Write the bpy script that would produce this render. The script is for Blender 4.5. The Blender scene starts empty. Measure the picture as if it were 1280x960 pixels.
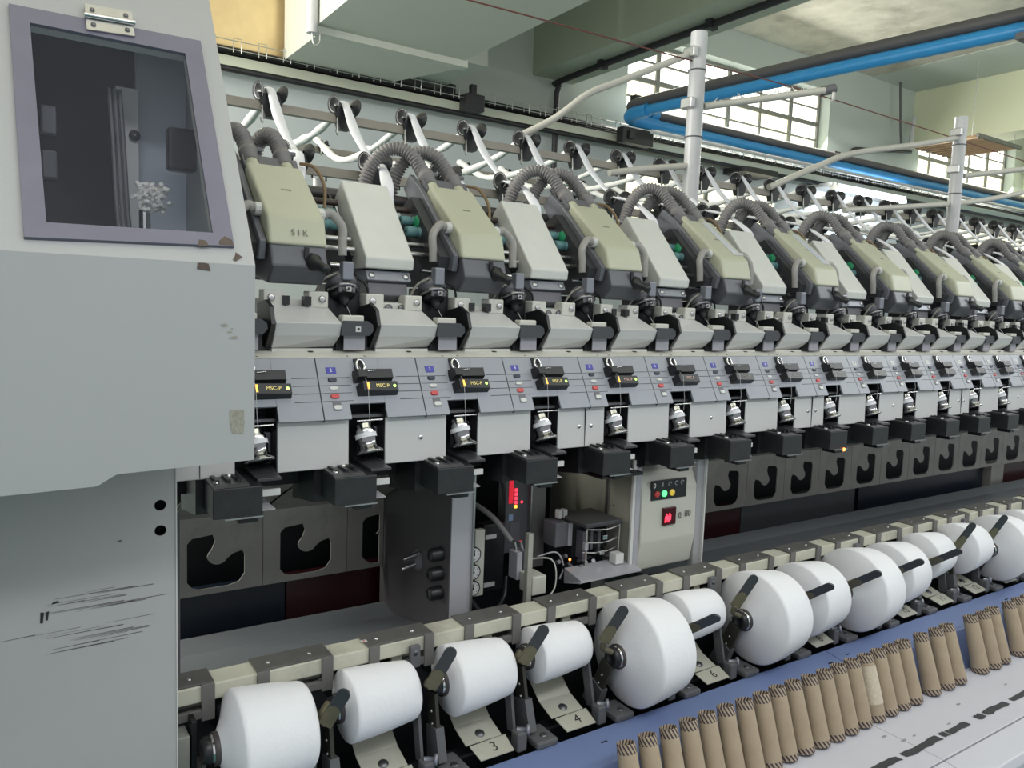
import bpy, bmesh, math, random
from mathutils import Vector, Matrix
random.seed(7)
SC = bpy.context.scene
COL = SC.collection
# ------------------------------------------------------------------ camera
H = 1.65
cd = bpy.data.cameras.new('camera'); cam = bpy.data.objects.new('camera', cd); COL.objects.link(cam)
cd.sensor_width = 36; cd.lens = 975/1280*36; cd.clip_start = .02; cd.clip_end = 100
r = Vector((.83314205, -.55183283, .03680832)); d = Vector((-.02267053, -.10057385, -.99467128)); f = Vector((.55259422, .827868, -.09630265))
m = Matrix((( r.x, -d.x, -f.x, 0), (r.y, -d.y, -f.y, 0), (r.z, -d.z, -f.z, H), (0, 0, 0, 1)))
cam.matrix_world = m
SC.camera = cam
# ------------------------------------------------------------------ exposure, world, area lights
SC.view_settings.view_transform = 'Standard'; SC.view_settings.look = 'None'
SC.view_settings.gamma = 1; SC.view_settings.exposure = 0.0
SC.view_settings.use_curve_mapping = False
W = bpy.data.worlds.new('world'); SC.world = W; W.use_nodes = True
W.node_tree.nodes['Background'].inputs[0].default_value = (.93, .97, 1.0, 1)
W.node_tree.nodes['Background'].inputs[1].default_value = .62
def area(name, loc, rot, sx, sy, power, col=(1, 1, 1)):
    l = bpy.data.lights.new(name, 'AREA'); l.shape = 'RECTANGLE'; l.size = sx; l.size_y = sy; l.energy = power; l.color = col
    o = bpy.data.objects.new(name, l); COL.objects.link(o); o.location = loc; o.rotation_euler = rot; return o
# tube lamps above the aisle in front of the machine (outside the frame); the upward pair is added fill for ceiling and walls
area('aisle_lamp', (1.6, -.35, 2.95), (0, 0, 0), 5.5, .4, 62, (.95, .98, 1))
area('aisle_lamp', (6.8, .6, 3.0), (0, 0, 0), 4.5, .4, 66, (.95, .98, 1))
area('upward_fill', (1.2, .3, 2.97), (math.radians(165), 0, 0), 5.5, .4, 120, (.98, 1, .96))
area('upward_fill', (6.8, .5, 3.02), (math.radians(165), 0, 0), 4.5, .4, 75, (.98, 1, .96))
# daylight entering by the high windows and from unseen windows assumed at the left, brightening duct and foil
area('window_daylight', (5.7, 4.93, 3.60), (math.radians(-55), 0, 0), 2.6, .5, 85, (1, .98, .88))
area('window_daylight', (9.85, 4.93, 3.54), (math.radians(-55), 0, 0), 2.2, .5, 85, (1, .98, .86))
area('left_daylight', (-2.6, 3.3, 2.9), (0, math.radians(-92), 0), 2.0, 2.2, 260, (1, .98, .90))
# ------------------------------------------------------------------ constants
X2 = .5643141; P = .235
def ux(k): return X2+(k-2)*P
# ------------------------------------------------------------------ materials
MT = {}
def mat(name, col, rough=.5, metal=0., var=.06, scale=8., bump=0., emit=None, es=0., spec=.5, alpha=None, trans=0., dirt=None, dirt_amt=.0, coords='Object'):
    if name in MT: return MT[name]
    m = bpy.data.materials.new(name); m.use_nodes = True; nt = m.node_tree; b = nt.nodes['Principled BSDF']
    b.inputs['Roughness'].default_value = rough; b.inputs['Metallic'].default_value = metal
    b.inputs['Specular IOR Level'].default_value = spec
    b.inputs['Base Color'].default_value = (*col, 1)
    if trans: b.inputs['Transmission Weight'].default_value = trans
    if alpha is not None: b.inputs['Alpha'].default_value = alpha
    if emit: b.inputs['Emission Color'].default_value = (*emit, 1); b.inputs['Emission Strength'].default_value = es
    if var or dirt_amt or bump:
        tc = nt.nodes.new('ShaderNodeTexCoord'); n = nt.nodes.new('ShaderNodeTexNoise'); n.inputs['Scale'].default_value = scale; n.inputs['Detail'].default_value = 5
        nt.links.new(tc.outputs[coords], n.inputs['Vector'])
        mx = nt.nodes.new('ShaderNodeMix'); mx.data_type = 'RGBA'
        mx.inputs['A'].default_value = (*[c*(1-var) for c in col], 1); mx.inputs['B'].default_value = (*[min(1, c*(1+var)) for c in col], 1)
        nt.links.new(n.outputs['Fac'], mx.inputs['Factor']); out = mx.outputs['Result']
        if dirt_amt:
            n2 = nt.nodes.new('ShaderNodeTexNoise'); n2.inputs['Scale'].default_value = scale*.35; n2.inputs['Detail'].default_value = 9; n2.inputs['Roughness'].default_value = .72
            nt.links.new(tc.outputs[coords], n2.inputs['Vector'])
            cr = nt.nodes.new('ShaderNodeValToRGB'); cr.color_ramp.elements[0].position = .5; cr.color_ramp.elements[1].position = .72
            cr.color_ramp.elements[0].color = (0, 0, 0, 1); cr.color_ramp.elements[1].color = (dirt_amt,)*3+(1,)
            nt.links.new(n2.outputs['Fac'], cr.inputs['Fac'])
            m2 = nt.nodes.new('ShaderNodeMix'); m2.data_type = 'RGBA'; nt.links.new(cr.outputs['Color'], m2.inputs['Factor'])
            nt.links.new(out, m2.inputs['A']); m2.inputs['B'].default_value = (*(dirt or (.12, .1, .08)), 1); out = m2.outputs['Result']
        nt.links.new(out, b.inputs['Base Color'])
        if bump:
            bp = nt.nodes.new('ShaderNodeBump'); bp.inputs['Strength'].default_value = bump; bp.inputs['Distance'].default_value = .002
            nt.links.new(n.outputs['Fac'], bp.inputs['Height']); nt.links.new(bp.outputs['Normal'], b.inputs['Normal'])
    MT[name] = m; return m
cabinet_paint = mat('cabinet_paint', (.385, .395, .395), .42, var=.03, scale=2, dirt_amt=.06, dirt=(.3, .29, .27))
lower_paint = mat('lower_paint', (.42, .415, .415), .45, var=.03, scale=3, dirt_amt=.12, dirt=(.2, .19, .17))
cream = mat('cream_paint', (.60, .595, .54), .45, dirt_amt=.25, scale=14)
cover_white = mat('cover_white', (.56, .56, .555), .38, var=.03)
panel_grey = mat('panel_grey', (.29, .305, .345), .42, var=.04, scale=20)
line_dark = mat('seam_dark', (.03, .03, .035), .7)
beige = mat('beige_green_plastic', (.47, .475, .36), .38, var=.05, scale=9, dirt_amt=.08)
shell_grey = mat('grey_cover_paint', (.64, .645, .61), .3, var=.07, scale=18, dirt_amt=.12, dirt=(.3, .3, .28))
cast_grey = mat('cast_grey', (.13, .13, .145), .45, var=.15, scale=30)
cast_light = mat('cast_blue_grey', (.26, .27, .31), .35, .4, var=.15, scale=25)
black_pl = mat('black_plastic', (.012, .013, .015), .38, var=.2, scale=30)
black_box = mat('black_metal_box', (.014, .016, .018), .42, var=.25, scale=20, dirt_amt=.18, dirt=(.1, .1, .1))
chrome = mat('chrome', (.75, .75, .76), .16, 1., var=.1)
steel = mat('brushed_steel', (.5, .5, .5), .33, 1., var=.15, scale=25)
dark_steel = mat('dark_steel', (.16, .16, .17), .4, .8, var=.2, scale=20)
olive = mat('olive_plated', (.17, .155, .10), .4, .5, var=.3, scale=30)
yarn = mat('white_yarn', (.77, .775, .80), .85, var=.015, scale=90, bump=.25)
sliver_m = mat('cotton_sliver', (.86, .86, .84), .95, var=.05, scale=60, bump=.6)
ribbon_m = mat('sliver_ribbon', (.82, .83, .88), .8, var=.05, scale=60, bump=.3)
rail_cream = mat('rail_cream', (.52, .51, .42), .5, dirt_amt=.45, scale=18)
cap_dark = mat('rail_cap_grey', (.10, .098, .092), .5, var=.25, scale=25, dirt_amt=.3, dirt=(.22, .21, .19))
plate_m = mat('plate_beige', (.40, .395, .33), .5, var=.12, scale=20, dirt_amt=.2)
hose_m = mat('hose_grey', (.21, .20, .20), .5, var=.15, scale=30)
clear_tube = mat('clear_tube', (.42, .40, .38), .15, var=.1, alpha=.72)
teal = mat('teal_rubber', (.10, .22, .23), .5)
green_btn = mat('green_knob', (.02, .30, .13), .5)
white_pl = mat('white_plastic', (.6, .6, .58), .4)
blue_lab = mat('blue_label', (.05, .05, .35), .4)
red_btn = mat('red_button', (.55, .06, .06), .4)
navy_btn = mat('navy_button', (.02, .025, .05), .4)
ink = mat('ink_black', (.02, .02, .02), .6, var=0)
white_ink = mat('ink_white', (.8, .8, .8), .6, var=0)
amber_led = mat('amber_led', (.5, .25, .02), .4, var=0, emit=(1, .5, .05), es=2.2)
green_led = mat('green_led', (.3, .6, .1), .4, var=0, emit=(.5, 1, .2), es=2.5)
text_led = mat('display_text', (.6, .5, .15), .4, var=0, emit=(.9, .75, .25), es=.5)
red_led = mat('red_led', (.6, .02, .04), .4, var=0, emit=(1, .03, .06), es=3.)
orange_led = mat('orange_led', (.8, .2, .05), .4, var=0, emit=(1, .2, .04), es=6.)
green_lamp = mat('green_lamp', (.1, .7, .2), .4, var=0, emit=(.1, 1, .25), es=1.6)
red_lamp = mat('red_lamp', (.5, .05, .05), .4); yellow_lamp = mat('yellow_lamp', (.65, .45, .05), .4, emit=(1, .7, .1), es=.3)
red_glass = mat('red_display_glass', (.06, .005, .01), .15)
blue_plank = mat('blue_plank', (.135, .18, .34), .42, var=.1, scale=5, dirt_amt=.12, dirt=(.2, .24, .38))
deck_white = mat('deck_white', (.52, .52, .57), .45, var=.03, dirt_amt=.08, dirt=(.35, .35, .38))
tape_m = mat('black_tape', (.035, .035, .04), .6)
wall_g = mat('wall_green_grey', (.47, .515, .47), .7, var=.05, scale=1.2)
wall_b = mat('wall_blue_grey', (.50, .54, .545), .7, var=.05, scale=1.2)
beam_g = mat('beam_green', (.54, .57, .46), .6, var=.06, scale=2)
duct_g = mat('duct_paint', (.58, .60, .53), .55, var=.05, scale=2)
lit_yellow = mat('window_lit_paint', (.74, .75, .54), .65, var=.05, scale=1)  # beam paint with the window light put into its yellow
slab_m = mat('stained_plaster', (.47, .45, .38), .85, var=.30, scale=6, dirt_amt=.75, dirt=(.21, .19, .15))
foil = mat('gold_foil', (.80, .58, .32), .3, .5, var=.35, scale=4, bump=4.)
pipe_blue = mat('blue_pipe', (.035, .28, .62), .38, var=.08, scale=6)
pipe_grey = mat('grey_pipe', (.10, .095, .10), .5, var=.1, scale=6)
pole_m = mat('pole_grey_white', (.56, .56, .57), .35, var=.08, scale=10, dirt_amt=.12)
arm_m = mat('arm_cream', (.58, .56, .50), .45, var=.08, scale=10)
bar_m = mat('rail_bar', (.36, .33, .28), .5, var=.1, scale=10)
black_conduit = mat('black_conduit', (.02, .02, .022), .5)
wire_m = mat('wire_metal', (.55, .55, .52), .35, .8)
red_wire = mat('red_cable', (.18, .06, .05), .6)
wood = mat('louvre_wood', (.50, .34, .22), .6, var=.2, scale=10)
sash_m = mat('window_sash', (.20, .20, .17), .6)
glow = mat('bright_daylight', (.9, .9, .85), .6, var=0, emit=(1, .98, .88), es=2.2)
glow2 = mat('warm_daylight', (.9, .88, .7), .6, var=0, emit=(1, .95, .66), es=1.35)
tube_glow = mat('tube_glow', (1, 1, 1), .5, var=0, emit=(.86, .92, 1), es=16)
floor_m = mat('green_floor', (.03, .13, .11), .5, var=.1, scale=1)
trough_m = mat('trough_grey', (.155, .17, .18), .4, var=.05, scale=4)
cpanel_m = mat('suction_panel', (.32, .315, .29), .36, .3, var=.2, scale=9, dirt_amt=.7, dirt=(.1, .1, .09))
void_m = mat('dark_void', (.007, .009, .013), .6)  # near-black colour stands in for the unlit depth behind gaps and holes
maroon = mat('dark_maroon_panel', (.04, .008, .012), .25)
navyp = mat('dark_navy_panel', (.009, .015, .028), .3)
greyp = mat('dark_steel_panel', (.10, .11, .115), .28, .4)
bayplate = mat('bay_plate', (.11, .105, .11), .4, .3, var=.1, scale=8)
bayflange = mat('bay_flange', (.40, .40, .43), .4, .2, var=.08)
ctl_m = mat('control_box_cream', (.50, .50, .44), .42, var=.04)
gasket = mat('lilac_gasket', (.165, .16, .21), .55, var=.15, scale=18, dirt_amt=.2, dirt=(.16, .15, .19))
acryl = mat('smoked_acrylic', (.10, .11, .15), .06, var=0, alpha=.10)
in_dark = mat('cabinet_inside_dark', (.03, .035, .04), .5, var=.3, scale=6)
in_grey = mat('cabinet_inside_grey', (.75, .80, .95), .5)
rust = mat('rust_patch', (.10, .075, .06), .8, var=.3, scale=60)
chip_m = mat('worn_primer', (.30, .29, .24), .8, var=.45, scale=240)
scratch_m = mat('scratch_dark', (.10, .095, .09), .8)
cotton = mat('cotton_fluff', (.8, .8, .8), .95, bump=1., scale=90)

def cone_paper():
    m = bpy.data.materials.new('brown_cone_paper'); m.use_nodes = True; nt = m.node_tree; b = nt.nodes['Principled BSDF']; L = nt.links
    b.inputs['Roughness'].default_value = .75
    tc = nt.nodes.new('ShaderNodeTexCoord'); sp = nt.nodes.new('ShaderNodeSeparateXYZ'); L.new(tc.outputs['Object'], sp.inputs[0])
    def M(op, a, b2=None, c=None):
        n = nt.nodes.new('ShaderNodeMath'); n.operation = op
        for i, v in enumerate((a, b2, c)):
            if v is None: continue
            if isinstance(v, (int, float)): n.inputs[i].default_value = v
            else: L.new(v, n.inputs[i])
        return n.outputs[0]
    ang = M('ARCTAN2', sp.outputs[1], sp.outputs[0])
    ph = M('ADD', M('MULTIPLY', ang, 15.), M('MULTIPLY', sp.outputs[2], 330.))
    st = M('GREATER_THAN', M('SINE', ph), .1)
    band = M('MAXIMUM', M('GREATER_THAN', sp.outputs[2], .157), M('LESS_THAN', sp.outputs[2], .016))
    band = M('MAXIMUM', band, 0)
    k = M('MULTIPLY', st, band)
    n = nt.nodes.new('ShaderNodeTexNoise'); n.inputs['Scale'].default_value = 22; n.inputs['Detail'].default_value = 6; L.new(tc.outputs['Object'], n.inputs['Vector'])
    a = nt.nodes.new('ShaderNodeMix'); a.data_type = 'RGBA'; a.inputs['A'].default_value = (.31, .24, .165, 1); a.inputs['B'].default_value = (.42, .345, .245, 1); L.new(n.outputs['Fac'], a.inputs['Factor'])
    c = nt.nodes.new('ShaderNodeMix'); c.data_type = 'RGBA'; L.new(k, c.inputs['Factor']); L.new(a.outputs['Result'], c.inputs['A']); c.inputs['B'].default_value = (.045, .03, .045, 1)
    L.new(c.outputs['Result'], b.inputs['Base Color']); return m
cone_m = cone_paper()

# ------------------------------------------------------------------ mesh builder
class MB:
    def __init__(s): s.v = []; s.f = []; s.sm = []
    def add(s, vs, fs, smooth=False):
        o = len(s.v); s.v += [tuple(v) for v in vs]
        for f_ in fs: s.f.append([i+o for i in f_]); s.sm.append(smooth)
        return s
    def box(s, x0, x1, y0, y1, z0, z1, bev=0):
        if bev:
            bm = bmesh.new(); bmesh.ops.create_cube(bm, size=1)
            for v in bm.verts: v.co = Vector(((x0+x1)/2+v.co.x*(x1-x0), (y0+y1)/2+v.co.y*(y1-y0), (z0+z1)/2+v.co.z*(z1-z0)))
            bmesh.ops.bevel(bm, geom=bm.edges[:], offset=bev, segments=2, profile=.5, affect='EDGES')
            s.frombm(bm); return s
        v = [(x, y, z) for x in (x0, x1) for y in (y0, y1) for z in (z0, z1)]
        return s.add(v, [(0, 1, 3, 2), (4, 6, 7, 5), (0, 4, 5, 1), (2, 3, 7, 6), (0, 2, 6, 4), (1, 5, 7, 3)])
    def frombm(s, bm, smooth=False):
        bm.verts.ensure_lookup_table(); bm.verts.index_update()
        s.add([v.co[:] for v in bm.verts], [[v.index for v in f_.verts] for f_ in bm.faces], smooth); bm.free()
    def prism(s, prof, x0, x1, bev=0):
        """profile of (y,z) points swept along X"""
        n = len(prof)
        if bev:
            bm = bmesh.new(); a = [bm.verts.new((x0, y, z)) for y, z in prof]; b = [bm.verts.new((x1, y, z)) for y, z in prof]
            bm.faces.new(a); bm.faces.new(b[::-1])
            for i in range(n): bm.faces.new((a[i], a[(i+1) % n], b[(i+1) % n], b[i]))
            bmesh.ops.recalc_face_normals(bm, faces=bm.faces[:])
            bmesh.ops.bevel(bm, geom=bm.edges[:], offset=bev, segments=2, profile=.5, affect='EDGES'); s.frombm(bm); return s
        v = [(x0, y, z) for y, z in prof]+[(x1, y, z) for y, z in prof]
        return s.add(v, [list(range(n)), list(range(2*n-1, n-1, -1))]+[(i, (i+1) % n, n+(i+1) % n, n+i) for i in range(n)])
    def hexa(s, a, b):
        """two quads (bottom a, top b)"""
        return s.add(list(a)+list(b), [(3, 2, 1, 0), (4, 5, 6, 7), (0, 1, 5, 4), (1, 2, 6, 5), (2, 3, 7, 6), (3, 0, 4, 7)])
    def tube(s, pts, rad, n=10, caps=True, flat=1.):
        pts = [Vector(p) for p in pts]; N = len(pts); rad = rad if isinstance(rad, (list, tuple)) else [rad]*N
        vs = []; up = None
        for i, p in enumerate(pts):
            t = (pts[min(i+1, N-1)]-pts[max(i-1, 0)]).normalized()
            if up is None:
                up = Vector((0, 0, 1)) if abs(t.z) < .9 else Vector((0, 1, 0))
            a = t.cross(up).normalized(); b = a.cross(t).normalized(); up = b
            for j in range(n):
                th = 2*math.pi*j/n; vs.append(p+a*math.cos(th)*rad[i]+b*math.sin(th)*rad[i]*flat)
        fs = [(i*n+j, i*n+(j+1) % n, (i+1)*n+(j+1) % n, (i+1)*n+j) for i in range(N-1) for j in range(n)]
        s.add(vs, fs, True)
        if caps:
            s.add(vs[:n], [list(range(n))[::-1]]); s.add(vs[-n:], [list(range(n))])
        return s
    def cyl(s, a, b, r0, r1=None, n=16): return s.tube([a, b], [r0, r0 if r1 is None else r1], n)
    def lathe(s, c, axis, prof, n=24, smooth=True):
        """prof = [(t,r)] along axis from c"""
        c = Vector(c); ax = Vector(axis).normalized(); u = ax.orthogonal().normalized(); w = ax.cross(u)
        vs = []
        for t, r_ in prof:
            for j in range(n):
                th = 2*math.pi*j/n; vs.append(c+ax*t+(u*math.cos(th)+w*math.sin(th))*r_)
        N = len(prof)
        return s.add(vs, [(i*n+j, i*n+(j+1) % n, (i+1)*n+(j+1) % n, (i+1)*n+j) for i in range(N-1) for j in range(n)], smooth)
    def xf(s, M):
        s.v = [tuple(M @ Vector(v)) for v in s.v]; return s
    def build(s, name, material, parent=None, **props):
        me = bpy.data.meshes.new(name); off = BASE.get(parent.name if parent else None, Vector((0, 0, 0)))
        me.from_pydata([Vector(v)-off for v in s.v], [], s.f); me.polygons.foreach_set('use_smooth', s.sm)
        me.materials.append(material)
        bm = bmesh.new(); bm.from_mesh(me); bmesh.ops.recalc_face_normals(bm, faces=bm.faces[:]); bm.to_mesh(me); bm.free()
        o = bpy.data.objects.new(name, me); COL.objects.link(o)
        if parent is not None:
            o.parent = parent; KIDS.setdefault(parent.name, []).append(o); BASE[o.name] = off
        for k_, v_ in props.items(): o[k_] = v_
        return o
BASE = {}; KIDS = {}
def thing(name, label, cat, base=(0, 0, 0), group=None):
    o = bpy.data.objects.new(name, None); COL.objects.link(o); o.location = base; o.empty_display_size = .02
    o['label'] = label; o['category'] = cat
    if group: o['group'] = group
    BASE[o.name] = Vector(base); return o
def tag(o, label, cat, group=None):
    o['label'] = label; o['category'] = cat
    if group: o['group'] = group
    return o
def struct(o): o['kind'] = 'structure'; return o
def copy_tree(o, parent=None, skip=()):
    c = o.copy(); COL.objects.link(c)
    if parent is not None: c.parent = parent
    for ch in KIDS.get(o.name, []):
        if ch.name.split('.')[0] in skip: continue
        cc = copy_tree(ch, c, skip); KIDS.setdefault(c.name, []).append(cc)
    BASE[c.name] = BASE.get(o.name, Vector((0, 0, 0))); return c
def clone(proto, dx, label, skip=()):
    c = copy_tree(proto, None, skip); c.location.x += dx; c['label'] = label; return c
TX = {}
def text(s_, size, origin, xd, yd, name, material, parent, extr=.0003):
    """flat lettering as a mesh; origin is the centre"""
    if s_ not in TX:
        c = bpy.data.curves.new('t', 'FONT'); c.body = s_; c.size = 1; c.align_x = 'CENTER'; c.align_y = 'CENTER'
        o = bpy.data.objects.new('t', c); COL.objects.link(o); bpy.context.view_layer.update()
        me = bpy.data.meshes.new_from_object(o.evaluated_get(bpy.context.evaluated_depsgraph_get()))
        TX[s_] = ([v.co.copy() for v in me.vertices], [list(p.vertices) for p in me.polygons]); bpy.data.objects.remove(o); bpy.data.meshes.remove(me)
    vs, fs = TX[s_]; xd = Vector(xd).normalized(); yd = Vector(yd).normalized(); nrm = xd.cross(yd); o = Vector(origin)
    b = MB(); b.add([o+xd*v.x*size+yd*v.y*size+nrm*extr for v in vs], fs); return b.build(name, material, parent)
def plate_holes(outer, holes, fn, th, nrm):
    """flat plate with holes: 2-D loops mapped by fn(a,b) -> 3-D, thickness th along nrm"""
    bm = bmesh.new(); loops = [outer]+holes; allv = []
    for lp in loops:
        vs = [bm.verts.new(fn(*p)) for p in lp]; allv.append(vs)
        for i in range(len(vs)): bm.edges.new((vs[i], vs[(i+1) % len(vs)]))
    bmesh.ops.triangle_fill(bm, use_beauty=True, edges=bm.edges[:])
    front = [([v.co[:] for v in f_.verts]) for f_ in bm.faces]
    bm.free(); b = MB(); n = Vector(nrm)*th
    for t in front: b.add(t, [(0, 1, 2)]); b.add([Vector(p)+n for p in t], [(2, 1, 0)])
    for lp in loops:
        q = [Vector(fn(*p)) for p in lp]; m_ = len(q); b.add(q+[p+n for p in q], [(i, (i+1) % m_, m_+(i+1) % m_, m_+i) for i in range(m_)])
    return b
def arc(cx, cy, r_, a0, a1, n): return [(cx+r_*math.cos(math.radians(a0+(a1-a0)*i/n)), cy+r_*math.sin(math.radians(a0+(a1-a0)*i/n))) for i in range(n+1)]
def curve_pts(ps, n=8):
    """Catmull-Rom through ps"""
    ps = [Vector(p) for p in ps]; q = [2*ps[0]-ps[1]]+ps+[2*ps[-1]-ps[-2]]; out = []
    for i in range(1, len(q)-2):
        for j in range(n):
            t = j/n; a, b, c, d_ = q[i-1:i+3]
            out.append(.5*((2*b)+(c-a)*t+(2*a-5*b+4*c-d_)*t*t+(3*b-a-3*c+d_)*t**3))
    out.append(ps[-1]); return out
ORD = ['', 'first', 'second', 'third', 'fourth', 'fifth', 'sixth', 'seventh', 'eighth', 'ninth', 'tenth', 'eleventh', 'twelfth', 'thirteenth', 'fourteenth', 'fifteenth', 'sixteenth', 'seventeenth', 'eighteenth', 'nineteenth', 'twentieth', 'twenty-first', 'twenty-second', 'twenty-third', 'twenty-fourth', 'twenty-fifth', 'twenty-sixth', 'twenty-seventh', 'twenty-eighth']

# ================================================================== BUILDING
YW = 5.0
def sb(name, mt, *a): b = MB(); b.box(*a); return struct(b.build(name, mt))
sb('floor', floor_m, -4, 18, -3.5, 5.3, -.1, 0)
sb('wall_back_lower', wall_b, -4, 18, YW, YW+.25, 0, 3.0)
# wall above the ledge, with two window openings
W1 = (4.36, 7.05, 3.31, 3.93); W2 = (8.72, 10.95, 3.20, 3.93); W3 = (4.2, 6.6, 2.25, 2.62)
for i, (a, b_, c, e_) in enumerate([(-4, W1[0], 3.0, 4.2), (W1[0], W1[1], 3.0, W1[2]), (W1[0], W1[1], W1[3], 4.2), (W1[1], W2[0], 3.0, 4.2), (W2[0], W2[1], 3.0, W2[2]), (W2[0], W2[1], W2[3], 4.2), (W2[1], 18, 3.0, 4.2)]):
    sb('wall_back_upper', wall_g, a, b_, YW, YW+.25, c, e_)
sb('ceiling', slab_m, -4, 18, -.5, YW+.3, 4.2, 4.35)
def window(nm, w, cols, rows, thickcols, thickrow):
    x0, x1, z0, z1 = w; y = YW+.13
    root = thing(nm, '', ''); del root['label']; del root['category']; root['kind'] = 'structure'
    b = MB()
    for (a, c, e_, g) in [(x0, x1, z0, z0+.03), (x0, x1, z1-.03, z1), (x0, x0+.03, z0, z1), (x1-.03, x1, z0, z1)]: b.box(a, c, y-.02, y+.02, e_, g)
    b.build('window_frame', sash_m, root)
    for i in range(1, cols):
        x = x0+(x1-x0)*i/cols; t = .022 if i in thickcols else .009
        MB().box(x-t, x+t, y-.015, y+.015, z0, z1).build('mullion', sash_m, root)
    for j in range(1, rows):
        z = z0+(z1-z0)*j/rows; t = .02 if j == thickrow else .007
        MB().box(x0, x1, y-.014, y+.014, z-t, z+t).build('glazing_bar', sash_m, root)
    for i in range(cols):
        for j in range(rows):
            a = x0+(x1-x0)*i/cols; e_ = x0+(x1-x0)*(i+1)/cols; c = z0+(z1-z0)*j/rows; g = z0+(z1-z0)*(j+1)/rows
            MB().box(a, e_, y+.003, y+.006, c, g).build('pane', glow2 if j < rows//2 and (i+j) % 3 else glow, root)
window('window_1', W1, 6, 4, (1, 3, 5), 2)
window('window_2', W2, 5, 4, (2, 4), 2)
# beams
b = MB(); b.box(3.42, 3.80, -.5, YW, 3.40, 4.2); struct(b.build('trim_1', beam_g))
b = MB(); b.box(7.72, 8.56, -.5, YW, 4.193, 4.2); struct(b.build('trim_2', wall_g))
b = MB(); b.box(8.56, 8.95, -.5, YW, 3.60, 4.2); struct(b.build('trim_3', lit_yellow))
b = MB(); b.box(11.2, 11.6, -.5, YW, 3.3, 4.2); struct(b.build('trim_4', lit_yellow))
# ledge under the cable tray
b = MB(); b.box(-4, 18, 4.86, YW, 3.0, 3.055); struct(b.build('trim_5', beam_g))
tag(MB().tube([(-4, 4.88, 2.985), (18, 4.88, 2.985)], .018).build('black_conduit_pipe', black_conduit), 'long black conduit running along wall under the cable tray', 'pipe')
# downpipe and conduit on the beam
o = tag(MB().tube(curve_pts([(3.60, .0, 3.37), (3.60, 2, 3.37), (3.60, 4.7, 3.37), (3.60, 4.9, 3.33), (3.60, 4.93, 3.2), (3.60, 4.93, 2.9), (3.60, 4.93, 2.55)], 5), .022).build('beam_pipe', black_conduit), 'black pipe along underside of green beam turning down the wall', 'pipe')
for y in (1.2, 2.3, 3.4, 4.4):
    MB().box(3.565, 3.635, y-.02, y+.02, 3.345, 3.40).build('pipe_clip', black_conduit, o)
# duct
t = thing('air_duct', 'large pale green air duct hanging below the ceiling', 'duct', (1.8, 3, 3.0))
b = MB(); b.box(1.39, 2.25, 1.0, 4.0, 3.03, 4.195); b.build('duct_body', duct_g, t)
b = MB(); b.box(1.39, 2.27, 3.97, 4.03, 2.995, 3.05); b.build('flange', duct_g, t)
b = MB(); b.hexa([(1.41, 4.03, 3.0), (2.25, 4.03, 3.0), (2.20, 4.85, 3.09), (1.50, 4.85, 3.09)], [(1.41, 4.03, 4.195), (2.25, 4.03, 4.195), (2.2, 4.85, 4.195), (1.5, 4.85, 4.195)]); b.build('duct_neck', duct_g, t)
b = MB(); b.box(1.62, 2.75, 4.97, 4.999, 3.06, 3.2); tag(b.build('duct_opening', void_m), 'dark opening in the wall behind the air duct', 'opening')
o = tag(MB().box(2.33, 2.60, 4.3, 4.98, 3.14, 4.19).build('wall_box', duct_g), 'pale green boxed shaft right of the air duct', 'shaft')
o = tag(MB().box(1.02, 1.55, 4.93, 4.995, 3.12, 4.19, .01).build('foil_panel', foil), 'golden foil panel on wall beside the air duct', 'panel')
o = tag(MB().tube([(1.36, 3.95, 4.1), (1.36, 3.95, 2.98)], .028).build('drop_conduit', pole_m), 'short grey conduit hanging at corner of the air duct', 'pipe')
MB().tube(curve_pts([(1.36, 3.95, 2.99), (1.365, 3.95, 2.94), (1.38, 3.95, 2.925), (1.40, 3.95, 2.95), (1.40, 3.95, 3.0)], 4), .005, 6).build('hook', wire_m, o)
# cable tray
t = thing('cable_tray', 'wire mesh cable tray with black cables along the wall ledge', 'cable tray', (4, 4.9, 3.06))
b = MB()
for (y, z) in ((4.80, 3.075), (4.80, 3.125), (4.95, 3.075), (4.95, 3.125)): b.tube([(-2, y, z), (14, y, z)], .003, 5)
b.build('tray_wires', wire_m, t)
b = MB()
for i in range(7): b.tube([(-2, 4.82+.018*i, 3.075+.012*(i % 3)), (14, 4.82+.018*i, 3.075+.012*((i+1) % 3))], .009, 6)
b.build('cable_bundle', black_conduit, t)
for i in range(60):
    x = 1.0+.13*i*1.6/2 if False else .9+.145*i
    e = .02
    MB().tube([(x, 4.80, 3.06), (x, 4.80, 3.14), (x+.045, 4.80, 3.14), (x+.045, 4.80, 3.06)], .003, 5).build('tray_hoop', wire_m, t)
tag(MB().box(2.72, 2.86, 4.75, 4.86, 2.99, 3.10, .005).box(2.77, 2.81, 4.78, 4.82, 3.10, 3.17).build('junction_box', black_conduit), 'small black junction box on the cable tray left of the beam pipe', 'box')
tag(MB().box(4.1, 4.42, 4.72, 4.80, 2.97, 3.09, .005).box(4.15, 4.2, 4.70, 4.72, 3.0, 3.06).build('junction_box', black_pl), 'black fitting below the elbow of blue pipe', 'box')
tag(MB().box(5.55, 6.0, 4.74, 4.998, 2.93, 2.98, .005).build('junction_box', black_pl), 'flat black fitting on the tray right of the near pole', 'box')
tag(MB().box(4.10, 4.16, 4.6, 4.66, 3.22, 3.30).build('pipe_hanger', black_conduit), 'black hanger at the elbow of blue pipe', 'bracket')
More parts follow.
